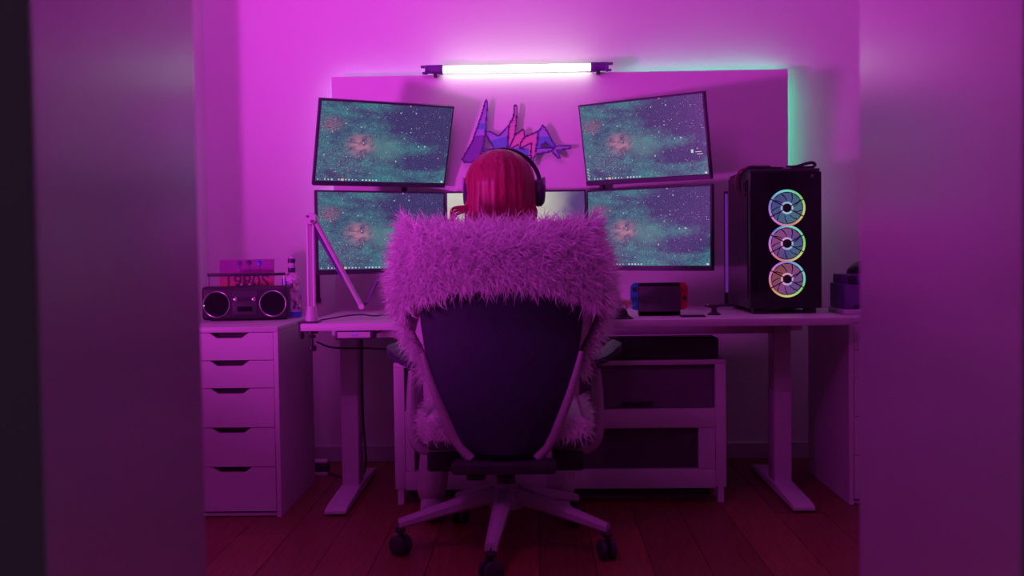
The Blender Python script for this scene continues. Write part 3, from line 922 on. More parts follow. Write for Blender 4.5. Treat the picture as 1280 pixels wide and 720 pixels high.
# ------------------------------------------------------------------ microphone arm
ma = thing('microphone_arm', 'white jointed boom arm with microphone clamped to the desk corner', 'microphone arm', (-0.832, 3.83, DZ))
obj('clamp', join(span(-.044, .030, -0.045, 0.035, 0.0, 0.006, 0.002), span(-0.044, -0.034, -0.03, 0.02, -0.06, 0.004, 0.001, 1)), 'dark_plastic', ma)
obj('clamp_screw', join(lathe([(0.005, -0.092), (0.005, -0.034)], 10), lathe([(0.022, -0.040), (0.022, -0.033)], 18), lathe([(0.014, -0.105), (0.016, -0.095), (0.014, -0.086)], 14), lathe([(0.012, -0.056), (0.014, -0.052), (0.012, -0.046)], 14)), 'black_plastic', ma)
obj('base_socket', lathe([(0.024, 0.006), (0.024, 0.02), (0.019, 0.045), (0.018, 0.06)], 18), 'white_steel', ma)
e1 = Vector((0.002, 0.0, 0.378))
for s in (-1, 1):
    obj('lower_bar', tube([(s * 0.0105, 0, 0.05), (s * 0.0105 + .002, 0.0, 0.378)], 0.0058, 10), 'white_steel', ma)
obj('lower_cover', span(-0.007, 0.007, -0.003, 0.003, 0.06, 0.362, 0.001, 1), 'chair_frame', ma)
ej = obj('elbow', join(lathe([(0.020, -0.018), (0.022, -0.014), (0.022, 0.014), (0.020, 0.018)], 20, 'Y', (0.006, 0, 0.384))), 'white_steel', ma)
obj('bolt', lathe([(0.006, -0.017), (0.006, -0.022)], 10, 'Y', (0.012, 0, 0.374)), 'chrome_trim', ej)
obj('bolt', lathe([(0.004, -0.017), (0.004, -0.022)], 10, 'Y', (-0.004, 0, 0.392)), 'dark_plastic', ej)
tip = Vector((0.169, 0.10, 0.052))
st_ = Vector((0.016, 0.0, 0.384))
obj('upper_bar', tube([st_, tip], 0.0095, 12), 'white_steel', ma)
ub = obj('spring_bar', tube([st_ + Vector((-.012, -.002, -.012)), st_.lerp(tip, 0.66) + Vector((-.012, -.002, -.004))], 0.006, 10), 'purple_box', ma)
obj('tip_joint', join(lathe([(0.011, -0.012), (0.012, 0.0), (0.011, 0.012)], 14, 'Y', tuple(tip))), 'white_steel', ma)
mic = obj('microphone', tube([tip + Vector((0.02, 0.005, 0.012)), tip + Vector((0.045, 0.008, 0.065)), tip + Vector((0.062, 0.01, 0.10))], [0.003, 0.0055, 0.005], 12), 'purple_box', ma)
obj('holder', tube([tip, tip + Vector((0.02, 0.004, 0.014))], 0.005, 8), 'dark_plastic', mic)
obj('cable', tube([(0.025, 0.04, 0.006), (0.06, 0.08, 0.010), (0.11, 0.13, 0.016), (0.165, 0.15, 0.018), (0.21, 0.14, 0.013), (0.27, 0.16, 0.016), (0.36, 0.2, 0.006)], 0.0028, 8, smooth=8), 'black_plastic', ma)

# ------------------------------------------------------------------ desk things
tag(obj('desk_mat', join(span(-0.48, 0.40, -0.13, 0.13, 0, 0.004, 0.0015, 1)), 'mat_fabric', loc=(-0.045, 3.93, DZ)), 'dark cloth desk mat in front of the centre monitor', 'desk mat')
ms = thing('mouse', 'black computer mouse under the right hand on the desk mat', 'mouse', (0.318, 3.965, DZ + .0042))
bm = bmesh.new()
bmesh.ops.create_uvsphere(bm, u_segments=20, v_segments=12, radius=1.0)
bmesh.ops.delete(bm, geom=[v for v in bm.verts if v.co.z < -0.01], context='VERTS')
bmesh.ops.transform(bm, matrix=Matrix.Diagonal((0.032, 0.058, 0.034, 1)), verts=bm.verts)
obj('shell', bm, 'black_plastic', ms)
obj('wheel', lathe([(0.006, -0.003), (0.006, 0.003)], 14, 'X', (0, 0.03, 0.028)), 'dark_plastic', ms)

gc = thing('game_console', 'handheld game console with blue and red controllers in a dark dock', 'game console', (0.470, 3.985, DZ))
gc.scale = (0.905, 1, 1.02)
obj('dock', join(span(-0.087, 0.087, -0.022, -0.008, 0, 0.110, 0.003), span(-0.087, 0.087, 0.010, 0.026, 0, 0.102, 0.003), span(-0.087, 0.087, -0.022, 0.026, 0, 0.02, 0.003)), 'dark_plastic', gc)
obj('tablet', span(-0.088, 0.088, -0.007, 0.008, 0.021, 0.124, 0.002), 'black_gloss', gc)
for s, m_ in ((-1, 'console_blue'), (1, 'console_red')):
    x0, x1 = (s * 0.0885, s * 0.121)
    x0, x1 = min(x0, x1), max(x0, x1)
    pts = []
    r0 = 0.022
    if s < 0:
        pts = [(x1, 0.022), (x1, 0.124)] + [(x0 + r0 - r0 * math.sin(a), 0.124 - r0 + r0 * math.cos(a)) for a in [PI / 2 * i / 6 for i in range(7)]] + [(x0 + r0 - r0 * math.cos(a), 0.022 + r0 - r0 * math.sin(a)) for a in [PI / 2 * i / 6 for i in range(7)]]
    else:
        pts = [(x0, 0.124), (x0, 0.022)] + [(x1 - r0 + r0 * math.sin(a), 0.022 + r0 - r0 * math.cos(a)) for a in [PI / 2 * i / 6 for i in range(7)]] + [(x1 - r0 + r0 * math.cos(a), 0.124 - r0 + r0 * math.sin(a)) for a in [PI / 2 * i / 6 for i in range(7)]]
    j = obj('controller', prism(pts, -0.008, 0.009, 'XZ'), m_, gc, False)
    obj('thumb_stick', lathe([(0.007, -0.008), (0.007, -0.014), (0.009, -0.016), (0.008, -0.018)], 16, 'Y', (s * 0.105, 0, 0.100 if s < 0 else 0.066)), 'black_plastic', j)
    for k in range(4):
        a = PI / 2 * k
        obj('button', lathe([(0.003, -0.008), (0.003, -0.0105)], 10, 'Y', (s * 0.105 + 0.008 * math.cos(a), 0, (0.068 if s < 0 else 0.098) + 0.008 * math.sin(a))), 'black_plastic', j)
tag(obj('card_tray', join(span(-0.045, 0.045, -0.03, 0.03, 0, 0.006, 0.002), span(-0.04, 0.04, -0.031, -0.028, 0.004, 0.008, 0.0005, 1)), 'dark_plastic', loc=(0.585, 3.90, DZ)), 'thin dark tray lying flat on the desk right of the game console', 'tray')

gd = thing('desk_gadget', 'small dark stand with crossbar on the desk left of the tower', 'stand', (0.680, 3.99, DZ))
obj('base', lathe([(0.026, 0.0), (0.026, 0.004), (0.012, 0.012), (0.009, 0.03)], 18), 'black_plastic', gd)
obj('stem', tube([(0, 0, 0.02), (0.0, 0, 0.036)], 0.008, 10), 'black_plastic', gd)
obj('crossbar', tube([(-0.035, 0, 0.036), (0.0, 0, 0.033), (0.03, 0, 0.036), (0.062, 0, 0.041)], [0.005, 0.007, 0.005, 0.004], 8), 'black_plastic', gd)
obj('light_tip', lathe([(0.004, -0.01), (0.004, 0.0)], 8, 'Y', (-0.025, 0, 0.040)), 'white_steel', gd)

ps = thing('power_strip', 'small dark power block with cable on the floor left of the desk leg', 'power strip', (-0.955, 4.50, 0))
obj('case', span(-.038, .038, -.03, .03, 0, 0.05, 0.005), 'dark_plastic', ps)
obj('top_plate', span(-.036, .036, -.028, .028, 0.05, 0.058, 0.002), 'white_laminate', ps)
obj('socket_face', span(-.03, .03, -.034, -.03, 0.016, 0.04, 0.001, 1), 'bezel', ps)
obj('base_plate', span(-.042, .042, -.045, -.03, 0, 0.012, 0.002), 'white_laminate', ps)

# ------------------------------------------------------------------ chair
HX, HY = -0.105, 3.35
ch = thing('office_chair', 'office chair with dark back shell and shaggy pink-white fur cover', 'chair', (HX, HY, 0))
base = obj('base_hub', lathe([(0.055, 0.135), (0.055, 0.175), (0.040, 0.205), (0.033, 0.215), (0.030, 0.215)], 24), 'chair_frame', ch)
for k in range(5):
    a = R(264 + 72 * k)
    d = Vector((math.cos(a), math.sin(a), 0))
    sd = Vector((-d.y, d.x, 0))
    bm = bmesh.new()
    rings = []
    for j in range(7):
        t_ = j / 6
        p = d * (0.035 + 0.315 * t_) + Vector((0, 0, 0.178 - 0.078 * t_ ** 1.1))
        hw, hh = 0.030 - 0.012 * t_, 0.026 - 0.012 * t_
        rings.append([bm.verts.new(p + sd * (hw * c) + Vector((0, 0, hh * s))) for c, s in ((-1, -.6), (-.7, -1), (.7, -1), (1, -.6), (1, .4), (.5, 1), (-.5, 1), (-1, .4))])
    for p_, q_ in zip(rings, rings[1:]):
        for i in range(8):
            bm.faces.new((p_[i], p_[(i + 1) % 8], q_[(i + 1) % 8], q_[i]))
    bm.faces.new(rings[0][::-1]); bm.faces.new(rings[-1])
    bmesh.ops.recalc_face_normals(bm, faces=bm.faces)
    obj('base_leg', bm, 'chair_frame', base)
    cs = obj('caster', join(lathe([(0.006, 0.035), (0.006, 0.10)], 10, 'Z', tuple(d * 0.345)), lathe([(0.014, 0.072), (0.018, 0.082), (0.014, 0.092)], 14, 'Z', tuple(d * 0.345))), 'black_plastic', ch)
    wd = Vector((math.cos(a + 0.7), math.sin(a + 0.7), 0))
    for s in (-1, 1):
        w_ = lathe([(0.024, -0.010), (0.032, -0.006), (0.032, 0.006), (0.024, 0.010)], 22, 'X')
        bmesh.ops.transform(w_, matrix=Matrix.Translation(d * 0.345 + wd * (s * 0.016) + Vector((0, 0, 0.0325))) @ Matrix.Rotation(math.atan2(wd.y, wd.x), 4, 'Z'), verts=w_.verts)
        obj('wheel', w_, 'black_plastic', cs)
obj('gas_lift', join(lathe([(0.030, 0.20), (0.030, 0.235), (0.020, 0.24), (0.020, 0.30)], 20)), 'dark_plastic', ch)
obj('mechanism', join(span(-0.10, 0.10, -0.16, 0.14, 0.285, 0.345, 0.012), span(-0.16, 0.16, -0.22, -0.15, 0.285, 0.325, 0.01), span(-0.12, -0.06, -0.14, 0.02, 0.25, 0.29, 0.008)), 'black_plastic', ch)
obj('seat_pan', span(-0.24, 0.24, -0.14, 0.36, 0.345, 0.375, 0.012), 'dark_plastic', ch)
bm = box((0, 0.11, 0.415), (0.50, 0.52, 0.085), 0.035, 4)
obj('seat_cushion', bm, 'fur_base', ch)

def interp(v, tab):
    for (a, x0), (b, x1) in zip(tab, tab[1:]):
        if v <= b:
            t_ = max(0, (v - a) / (b - a))
            t_ = t_ * t_ * (3 - 2 * t_) if False else t_
            return x0 + (x1 - x0) * t_
    return tab[-1][1]
SHW = [(0.345, 0.105), (0.37, 0.138), (0.45, 0.168), (0.55, 0.205), (0.65, 0.232), (0.75, 0.245), (0.86, 0.248), (1.0, 0.235)]
SHY = [(0.345, -0.215), (0.5, -0.255), (0.65, -0.272), (0.8, -0.28), (1.02, -0.325)]
def shell_surface(hw_add, y_add, z0, z1, nu=17, nv=24, curve=0.055):
    g = []
    for j in range(nv + 1):
        z = z0 + (z1 - z0) * j / nv
        hw = interp(z, SHW) + hw_add
        y = interp(z, SHY) + y_add
        g.append([Vector((hw * (2 * i / nu - 1), y + curve * abs(2 * i / nu - 1) ** 2.2, z)) for i in range(nu + 1)])
    return g
def grid_solid(front, back):
    bm = bmesh.new()
    A = [[bm.verts.new(p) for p in r] for r in front]
    B = [[bm.verts.new(p) for p in r] for r in back]
    nv, nu = len(A), len(A[0])
    for j in range(nv - 1):
        for i in range(nu - 1):
            bm.faces.new((A[j][i], A[j][i + 1], A[j + 1][i + 1], A[j + 1][i]))
            bm.faces.new((B[j][i], B[j + 1][i], B[j + 1][i + 1], B[j][i + 1]))
    for i in range(nu - 1):
        bm.faces.new((A[0][i], B[0][i], B[0][i + 1], A[0][i + 1]))
        bm.faces.new((A[-1][i], A[-1][i + 1], B[-1][i + 1], B[-1][i]))
    for j in range(nv - 1):
        bm.faces.new((A[j][0], A[j + 1][0], B[j + 1][0], B[j][0]))
        bm.faces.new((A[j][-1], B[j][-1], B[j + 1][-1], A[j + 1][-1]))
    bmesh.ops.recalc_face_normals(bm, faces=bm.faces)
    return bm
obj('back_shell', grid_solid(shell_surface(0, 0, 0.345, 0.99), shell_surface(-0.01, 0.022, 0.345, 0.99)), 'chair_shell', ch)
# cushion in front of the shell, wider than it at the shoulders
CW = [(0.40, 0.15), (0.5, 0.185), (0.6, 0.222), (0.66, 0.245), (0.74, 0.285), (0.82, 0.302), (0.92, 0.302), (1.0, 0.295)]
def cushion(yo, shrink, z0=0.40, z1=1.0):
    g = []
    for j in range(27):
        z = z0 + (z1 - z0) * j / 26
        hw = interp(z, CW) - shrink
        y = interp(z, SHY) + yo
        g.append([Vector((hw * (2 * i / 16 - 1), y + 0.06 * abs(2 * i / 16 - 1) ** 2.2, z)) for i in range(17)])
    return g
obj('back_cushion', grid_solid(cushion(0.028, 0.01), cushion(0.085, 0.03)), 'fur_base', ch)
# pale frame arms that follow the shell's lower edges
for s in (-1, 1):
    pts = [(s * (interp(z, SHW) + 0.007), interp(z, SHY) + 0.055, z) for z in (0.66, 0.6, 0.52, 0.45, 0.40, 0.36)] + [(s * 0.10, -0.17, 0.325)]
    obj('frame_arm', tube(pts, [0.008, 0.011, 0.014, 0.016, 0.017, 0.017, 0.016], 12, smooth=0), 'chair_frame', ch)
    up = [(s * 0.15, -0.02, 0.335), (s * 0.235, -0.03, 0.325), (s * 0.285, -0.03, 0.345), (s * 0.30, -0.03, 0.40), (s * 0.298, -0.03, 0.50), (s * 0.29, -0.03, 0.585)]
    obj('arm_support', tube(up, [0.014, 0.015, 0.017, 0.019, 0.021, 0.018], 12, smooth=5) if False else tube(spline(up, 5), 0.018, 12), 'chair_frame', ch)
    obj('arm_bracket', span(min(s * .15, s * .25), max(s * .15, s * .25), -0.06, 0.02, 0.262, 0.325, 0.008), 'black_plastic', ch)
    # arm pad: a thin curved wing
    bm = bmesh.new()
    rows = []
    for j in range(9):
        t_ = j / 8
        yy = -0.13 + 0.27 * t_
        w_ = 0.062 * math.sin(PI * (0.18 + 0.64 * t_)) ** 0.6
        rows.append([[bm.verts.new((s * (0.315 + u * w_), yy, 0.612 + 0.020 * u + 0.012 * u * u + dz)) for u in (-1, -.5, 0, .5, 1)] for dz in (0, 0.020)])
    for p_, q_ in zip(rows, rows[1:]):
        for i in range(4):
            bm.faces.new((p_[1][i], p_[1][i + 1], q_[1][i + 1], q_[1][i]))
            bm.faces.new((p_[0][i], q_[0][i], q_[0][i + 1], p_[0][i + 1]))
        bm.faces.new((p_[0][0], p_[1][0], q_[1][0], q_[0][0]))
        bm.faces.new((p_[0][4], q_[0][4], q_[1][4], p_[1][4]))
    for e in (rows[0], rows[-1]):
        for i in range(4):
            bm.faces.new((e[0][i], e[0][i + 1], e[1][i + 1], e[1][i]))
    bmesh.ops.recalc_face_normals(bm, faces=bm.faces)
    obj('arm_pad', bm, 'chair_pad', ch)

# fur cover: a saddle that hangs over the top of the backrest
def cover_pt(u, s):
    """u -1..1 across, s 0..1 from the rear hem over the top to the front"""
    au = abs(u)
    zh = 0.890 - 0.085 * au ** 2.5        # rear hem
    hw = 0.295
    if s < 0.42:
        t_ = s / 0.42
        z = zh + (0.985 - zh) * t_
        y = interp(z, SHY) - 0.030
        w = interp(z, [(0.75, 0.285), (0.82, 0.296), (0.90, 0.292), (0.95, 0.282), (0.985, 0.268)])
    elif s < 0.60:
        a = PI * (s - 0.42) / 0.18
        z = 0.985 + 0.040 * math.sin(a) + 0.012 * au ** 3
        y = interp(0.985, SHY) - 0.030 + 0.07 * (1 - math.cos(a))
        w = 0.268 - 0.012 * math.sin(a)
    else:
        t_ = (s - 0.60) / 0.40
        z = 0.985 - 0.37 * t_
        y = interp(z, SHY) + 0.11
        w = min(interp(z, CW) + 0.003, interp(z, [(0.82, 0.31), (0.90, 0.296), (0.95, 0.284), (0.985, 0.268)]))
    return Vector((u * w, y + 0.055 * au ** 2.2, z))
NU, NS = 40, 56
bm = bmesh.new()
vg = [[bm.verts.new(cover_pt(2 * i / NU - 1, j / NS)) for i in range(NU + 1)] for j in range(NS + 1)]
for j in range(NS):
    for i in range(NU):
        bm.faces.new((vg[j][i], vg[j][i + 1], vg[j + 1][i + 1], vg[j + 1][i]))
# closed sides
for i_ in (0, NU):
    col_ = [vg[j][i_] for j in range(NS + 1)]
    bm.faces.new(col_)
bmesh.ops.recalc_face_normals(bm, faces=bm.faces)
cover = obj('fur_cover', bm, 'fur_base', ch)

def strands(P, N, length, width, droop, jit, name, parent, m, lift=0.6):
    """flat tapered bent ribbons as one mesh"""
    n = len(P)
    N = N / np.linalg.norm(N, axis=1, keepdims=True)
    T = rng.normal(size=(n, 3))
    T -= N * np.sum(T * N, axis=1, keepdims=True)
    T /= np.linalg.norm(T, axis=1, keepdims=True)
    D = lift * N + jit * T
    D[:, 2] -= droop
    D /= np.linalg.norm(D, axis=1, keepdims=True)
    L = length * (0.55 + 0.7 * rng.random((n, 1)))
    D2 = D + 0.30 * rng.normal(size=(n, 3)); D2[:, 2] -= 0.6 * droop
    D2 /= np.linalg.norm(D2, axis=1, keepdims=True)
    D3 = D2 + 0.30 * rng.normal(size=(n, 3)); D3[:, 2] -= 0.8 * droop
    D3 /= np.linalg.norm(D3, axis=1, keepdims=True)
    p0 = P
    p1 = p0 + D * L * 0.4
    p2 = p1 + D2 * L * 0.35
    p3 = p2 + D3 * L * 0.3
    S = np.cross(D, N + 0.35 * rng.normal(size=(n, 3)))
    S /= np.linalg.norm(S, axis=1, keepdims=True)
    w = width * (0.7 + 0.6 * rng.random((n, 1)))
    V = np.stack([p0 - S * w, p0 + S * w, p1 - S * w * .9, p1 + S * w * .9, p2 - S * w * .6, p2 + S * w * .6, p3], 1).reshape(-1, 3)
    F = []
    base_ = np.arange(n) * 7
    q1 = np.stack([base_, base_ + 1, base_ + 3, base_ + 2], 1)
    q2 = np.stack([base_ + 2, base_ + 3, base_ + 5, base_ + 4], 1)
    t3 = np.stack([base_ + 4, base_ + 5, base_ + 6], 1)
    F = q1.tolist() + q2.tolist() + t3.tolist()
    me = bpy.data.meshes.new(name)
    me.from_pydata(V.tolist(), [], F)
    me.polygons.foreach_set('use_smooth', [True] * len(me.polygons))
    me.materials.append(MATS[m])
    o = obj(name, me, None, parent)
    o['kind'] = 'stuff'
    return o

def scatter_cover(n, s0=0.0, s1=1.0):
    Ps, Ns = [], []
    for _ in range(n):
        u = random.uniform(-1, 1)
        s = random.uniform(s0, s1)
        p = cover_pt(u, s)
        du = cover_pt(min(1, u + .02), s) - cover_pt(max(-1, u - .02), s)
        ds = cover_pt(u, min(1, s + .02)) - cover_pt(u, max(0, s - .02))
        nn = ds.cross(du)
        nn = nn if nn.length > 1e-9 else Vector((0, 0, 1))
        nn.normalize()
        c = Vector((0, (cover_pt(u, 0.3).y + cover_pt(u, 0.7).y) / 2, min(p.z, 0.98)))
        if nn.dot(p - c) < 0:
            nn = -nn
        Ps.append(p); Ns.append(nn)
    return np.array(Ps), np.array(Ns)
Pc, Nc = scatter_cover(20000)
# sides
m_ = 4200
sd_s = rng.random(m_)
Ps, Ns = [], []
for k in range(m_):
    sgn = -1 if k % 2 else 1
    s = random.uniform(0, 0.42) if k % 3 else random.uniform(0.42, 0.6)
    f = random.random()
    a_ = cover_pt(sgn, s)
    zf = a_.z
    if s < 0.42:
        b_ = cover_pt(sgn, 0.60 + 0.40 * max(0, min(1, (0.985 - zf) / 0.37)))
    else:
        b_ = cover_pt(sgn, 1.02 - s)
    p = a_.lerp(b_, f)
    Ps.append(p); Ns.append((sgn, 0.6 * (f - 0.5), 0.25 if s >= .42 else 0.0))
for k in range(2600):          # fringe at the cushion's lower sides
    sgn = -1 if k % 2 else 1
    z = random.uniform(0.60, 0.86)
    hw = interp(z, CW)
    Ps.append(Vector((sgn * hw, interp(z, SHY) + 0.06 + random.uniform(0.0, 0.06) + 0.055, z))); Ns.append((sgn, -0.35, 0))
P_all = np.concatenate([Pc, np.array(Ps)]); N_all = np.concatenate([Nc, np.array(Ns)])
strands(P_all, N_all, 0.074, 0.0019, 0.22, 0.8, 'fur', cover, 'fur_a', 0.7)
# longer fringe at the rear hem
ph = np.array([cover_pt(random.uniform(-1, 1), random.uniform(0, 0.05)) for _ in range(1500)])
nh = np.tile(np.array([[0, -0.5, -1.0]]), (1500, 1))
strands(ph, nh, 0.045, 0.0012, 0.5, 0.35, 'fur_fringe', cover, 'fur_a')
# fluff of the seat cover at both sides of the seat
Ps, Ns = [], []
for k in range(2600):
    sgn = -1 if k % 2 else 1
    y = random.uniform(-0.12, 0.30); z = random.uniform(0.385, 0.455)
    Ps.append((sgn * 0.25, y, z)); Ns.append((sgn, 0, 0.35))
for k in range(1200):
    Ps.append((random.uniform(-0.25, 0.25), -0.145, random.uniform(0.39, 0.45))); Ns.append((0, -1, 0.2))
strands(np.array(Ps), np.array(Ns), 0.045, 0.0012, 0.35, 0.45, 'seat_fur', ch, 'fur_a')

# ------------------------------------------------------------------ person
def capsules(segs, voxel, m, name, parent, smooth_it=6):
    bm = bmesh.new()
    for p0, r0, p1, r1 in segs:
        t_ = bmesh.new()
        for p, r in ((p0, r0), (p1, r1)):
            r3 = r if isinstance(r, tuple) else (r, r, r)
            bmesh.ops.create_icosphere(t_, subdivisions=2, radius=1.0, matrix=Matrix.Translation(p) @ Matrix.Diagonal((*r3, 1)))
        h = bmesh.ops.convex_hull(t_, input=t_.verts)
        bmesh.ops.delete(t_, geom=list({g for g in h['geom_interior'] if isinstance(g, bmesh.types.BMVert)}), context='VERTS')
        me = bpy.data.meshes.new('t'); t_.to_mesh(me); t_.free()
        bm.from_mesh(me); bpy.data.meshes.remove(me)
    me = bpy.data.meshes.new('t'); bm.to_mesh(me); bm.free()
    o = bpy.data.objects.new('t', me); C.objects.link(o)
    md = o.modifiers.new('r', 'REMESH'); md.mode = 'VOXEL'; md.voxel_size = voxel
    ms_ = o.modifiers.new('s', 'SMOOTH'); ms_.factor = 0.5; ms_.iterations = smooth_it
    bpy.context.view_layer.update()
    out = bpy.data.meshes.new_from_object(o.evaluated_get(bpy.context.evaluated_depsgraph_get()))
    bpy.data.objects.remove(o)
    out.polygons.foreach_set('use_smooth', [True] * len(out.polygons))
    out.materials.clear(); out.materials.append(MATS[m])
    out.name = name
    return obj(name, out, None, parent)

pe = thing('person', 'person with long red hair and headphones seated in the fur-covered chair', 'person', (-0.115, 3.40, 0))
def chain(*pr):
    return [(pr[i][0], pr[i][1], pr[i + 1][0], pr[i + 1][1]) for i in range(len(pr) - 1)]
shR, elR, wrR = (0.165, -0.045, 0.965), (0.300, 0.185, 0.800), (0.392, 0.415, 0.778)
shL, elL, wrL = (-0.165, -0.045, 0.965), (-0.295, 0.125, 0.765), (-0.215, 0.355, 0.752)
segs = []
segs += chain(((0, -0.03, 0.555), (0.15, 0.11, 0.09)), ((0, -0.06, 0.70), (0.125, 0.095, 0.09)), ((0, -0.065, 0.86), (0.135, 0.10, 0.10)), ((0, -0.05, 0.96), (0.125, 0.08, 0.05)))
segs += chain(((0, -0.05, 0.96), 0.055), ((0, -0.02, 1.07), 0.05), ((0, 0.015, 1.13), 0.055))
segs += [((0, 0.01, 1.195), (0.073, 0.088, 0.085), (0, 0.03, 1.155), (0.062, 0.075, 0.09))]
segs += [((0, 0.108, 1.165), 0.010, (0, 0.128, 1.140), 0.012), ((-0.022, 0.095, 1.108), 0.007, (0.022, 0.095, 1.108), 0.007), ((0, 0.085, 1.075), 0.02, (0, 0.08, 1.085), 0.02)]
for s in (-1, 1):
    segs += [((s * 0.030, 0.092, 1.172), 0.013, (s * 0.030, 0.094, 1.172), 0.013), ((s * 0.076, 0.01, 1.17), 0.014, (s * 0.078, 0.0, 1.145), 0.012)]
for s, sh, el, wr in ((1, shR, elR, wrR), (-1, shL, elL, wrL)):
    segs += chain((sh, 0.055), (el, 0.040), (wr, 0.026))
    w_ = Vector(wr); e_ = Vector(el)
    d = (w_ - e_).normalized(); d.z = -0.12; d.normalize()
    side = Vector((d.y, -d.x, 0)).normalized()       # to the right of the hand
    inn = -side * s                                   # thumb side
    palm0 = w_ + d * 0.02 - Vector((0, 0, 0.002)); palm1 = w_ + d * 0.085
    for o_ in (-0.026, -0.009, 0.009, 0.026):
        segs += [(tuple(w_ + d * 0.01), 0.021, tuple(palm1 + side * o_), 0.0115)]
    for o_, L in ((-0.028, 0.066), (-0.0095, 0.077), (0.0095, 0.072), (0.028, 0.056)):
        oo = o_ * s * -1
        # index finger on the thumb side
        k0 = palm1 + inn * (-o_)
        a0 = k0 + d * (L * 0.45) + Vector((0, 0, 0.004)) + inn * (-o_ * 0.25)
        a1 = a0 + (d * 0.8 + Vector((0, 0, -0.6))).normalized() * (L * 0.32)
        a2 = a1 + (d * 0.55 + Vector((0, 0, -0.85))).normalized() * (L * 0.2)
        segs += chain((tuple(k0), 0.0095), (tuple(a0), 0.0085), (tuple(a1), 0.0080), (tuple(a2), 0.0070))
    t0 = w_ + d * 0.03 + inn * 0.018
    t1 = t0 + (d * 0.6 + inn * 0.75 + Vector((0, 0, -0.15))).normalized() * 0.042
    t2 = t1 + (d * 0.95 + inn * 0.2 + Vector((0, 0, -0.25))).normalized() * 0.034
    segs += chain((tuple(w_ + d * .012), 0.016), (tuple(t0), 0.013), (tuple(t1), 0.0105), (tuple(t2), 0.009))
legs = {-1: ((-0.09, 0.0, 0.53), (-0.235, 0.36, 0.525), (-0.268, 0.30, 0.10), (-0.285, 0.46, 0.035)),
        1: ((0.09, 0.0, 0.53), (0.205, 0.36, 0.525), (0.195, 0.345, 0.10), (0.205, 0.485, 0.035))}
for s, (hp, kn, an, to) in legs.items():
    segs += chain((hp, 0.080), (kn, 0.054), ((kn[0], kn[1] - .01, 0.42), 0.050), (an, 0.034))
    segs += chain((an, 0.036), ((an[0], an[1] - .03, 0.042), 0.034), (to, 0.028))
capsules(segs, 0.0045, 'skin', 'body', pe, 5)
cl_ = []
cl_ += chain(((0, -0.03, 0.545), (0.165, 0.125, 0.07)), ((0, -0.06, 0.70), (0.145, 0.112, 0.09)), ((0, -0.065, 0.86), (0.155, 0.115, 0.10)), ((0, -0.05, 0.965), (0.14, 0.09, 0.06)))
for sh, el, wr in ((shR, elR, wrR), (shL, elL, wrL)):
    w_ = Vector(el).lerp(Vector(wr), 0.93)
    cl_ += chain((sh, 0.072), (el, 0.056), (tuple(w_), 0.040))
capsules(cl_, 0.008, 'knit', 'sweater', pe, 4)
tr = []
for s, (hp, kn, an, to) in legs.items():
    tr += chain(((0, -0.02, 0.53), (0.15, 0.12, 0.07)), (hp, 0.090), (kn, 0.068), ((kn[0], kn[1] - .01, 0.42), 0.064), (tuple(Vector(an) + Vector((0, 0, 0.01))), 0.055))
capsules(tr, 0.008, 'trousers', 'trousers', pe, 4)
for s, (hp, kn, an, to) in legs.items():
    capsules(chain((tuple(Vector(an) - Vector((0, 0, .02))), 0.042), ((an[0], an[1] - .03, 0.046), 0.042), ((to[0], to[1], 0.040), 0.036)), 0.006, 'sock', 'sock', pe, 3)

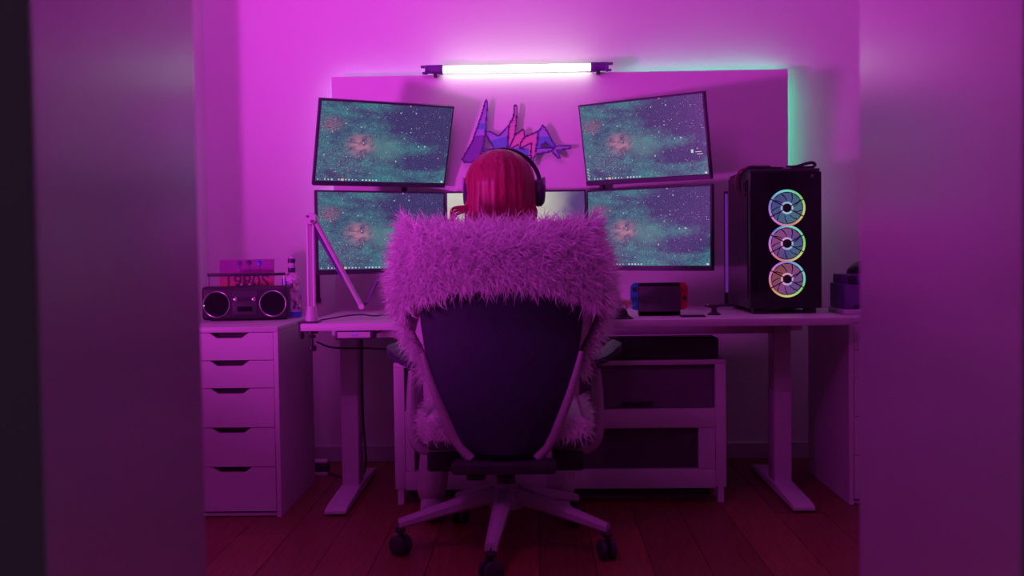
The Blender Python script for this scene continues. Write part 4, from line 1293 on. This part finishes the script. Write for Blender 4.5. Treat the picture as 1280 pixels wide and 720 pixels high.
# hair: a long straight fall around the head
bm = bmesh.new()
NA, NR = 150, 46
rows = []
r2 = random.Random(9)
phase = [r2.uniform(0, 6.28) for _ in range(6)]
for j in range(NR + 1):
    row = []
    for i in range(NA):
        a = 2 * PI * i / NA            # a = 0 : back of the head
        back = math.cos(a)
        side = math.sin(a)
        full = 1.0 if back > -0.35 else max(0.0, 1 - (-0.35 - back) / 0.25)
        tmax = 0.30 + 0.70 * full
        t_ = j / NR * tmax
        if t_ < 0.36:
            p_ = t_ / 0.36 * (PI / 2)
            rx, ry = 0.112 * math.sin(p_), 0.116 * math.sin(p_)
            z = 1.182 + 0.114 * math.cos(p_)
        else:
            q = (t_ - 0.36) / 0.64
            z = 1.182 - 0.24 * q
            rx = 0.112 + 0.006 * math.sin(q * PI * 0.7) - 0.004 * q
            ry = 0.116 - 0.028 * q - 0.01 * math.sin(q * PI)
        g = (0.0009 * math.sin(23 * a + phase[0] + 2 * t_) + 0.0007 * math.sin(41 * a + phase[1] - 3 * t_) + 0.0022 * math.sin(9 * a + phase[2] + 1.5 * t_)
             - 0.0035 * math.exp(-(a if a < PI else 2 * PI - a) ** 2 / 0.004))
        g *= min(1, t_ * 4)
        row.append(bm.verts.new((0.003 + (rx + g) * side, -0.002 - (ry + g) * back, z)))
    rows.append(row)
for p_, q_ in zip(rows, rows[1:]):
    for i in range(NA):
        try:
            bm.faces.new((p_[i], p_[(i + 1) % NA], q_[(i + 1) % NA], q_[i]))
        except ValueError:
            pass
bmesh.ops.remove_doubles(bm, verts=bm.verts, dist=0.0004)
bmesh.ops.recalc_face_normals(bm, faces=bm.faces)
ho = obj('hair', bm, 'hair_red', pe)
sm = ho.modifiers.new('thick', 'SOLIDIFY'); sm.thickness = 0.012; sm.offset = -1
def curl(pts, r):
    return tube(pts, r, 7, smooth=6)
for s, q in ((-1, 1.0), (1, 0.75)):
    for k in range(3):
        o_ = 0.006 * k
        obj('hair_curl', curl([(s * (0.105 - o_), -0.04, 1.11 - o_), (s * (0.125 * q + .02 - o_), -0.05, 1.105 - o_ * 1.5), (s * (0.145 * q + .01 - o_), -0.055, 1.088 - o_), (s * (0.142 * q + .008), -0.05, 1.065), (s * (0.125 * q + .008), -0.045, 1.045)], [0.005] * 25), 'hair_red', ho)

hp_ = thing('headphones', 'dark over-ear headphones worn on the red hair', 'headphones', (-0.101, 3.42, 1.175), R(9))
obj('headband', join(torus(0.122, 0.0075, 40, 8, 'Y', (0, 0.005, 0.0), (R(8), R(172)))), 'bezel', hp_)
for s in (-1, 1):
    cup = obj('ear_cup', lathe([(0.020, s * 0.098), (0.042, s * 0.102), (0.046, s * 0.110), (0.045, s * 0.124), (0.036, s * 0.132), (0.010, s * 0.134)], 28, 'X', (0, 0.0, -0.02)), 'bezel', hp_)
    obj('ear_cushion', torus(0.032, 0.012, 28, 10, 'X', (s * 0.095, 0, -0.02)), 'black_plastic', cup)
    obj('yoke', tube([(s * 0.122, 0.005, 0.018), (s * 0.132, 0.0, 0.03), (s * 0.134, 0.0, -0.015)], 0.006, 8), 'chair_frame', cup)
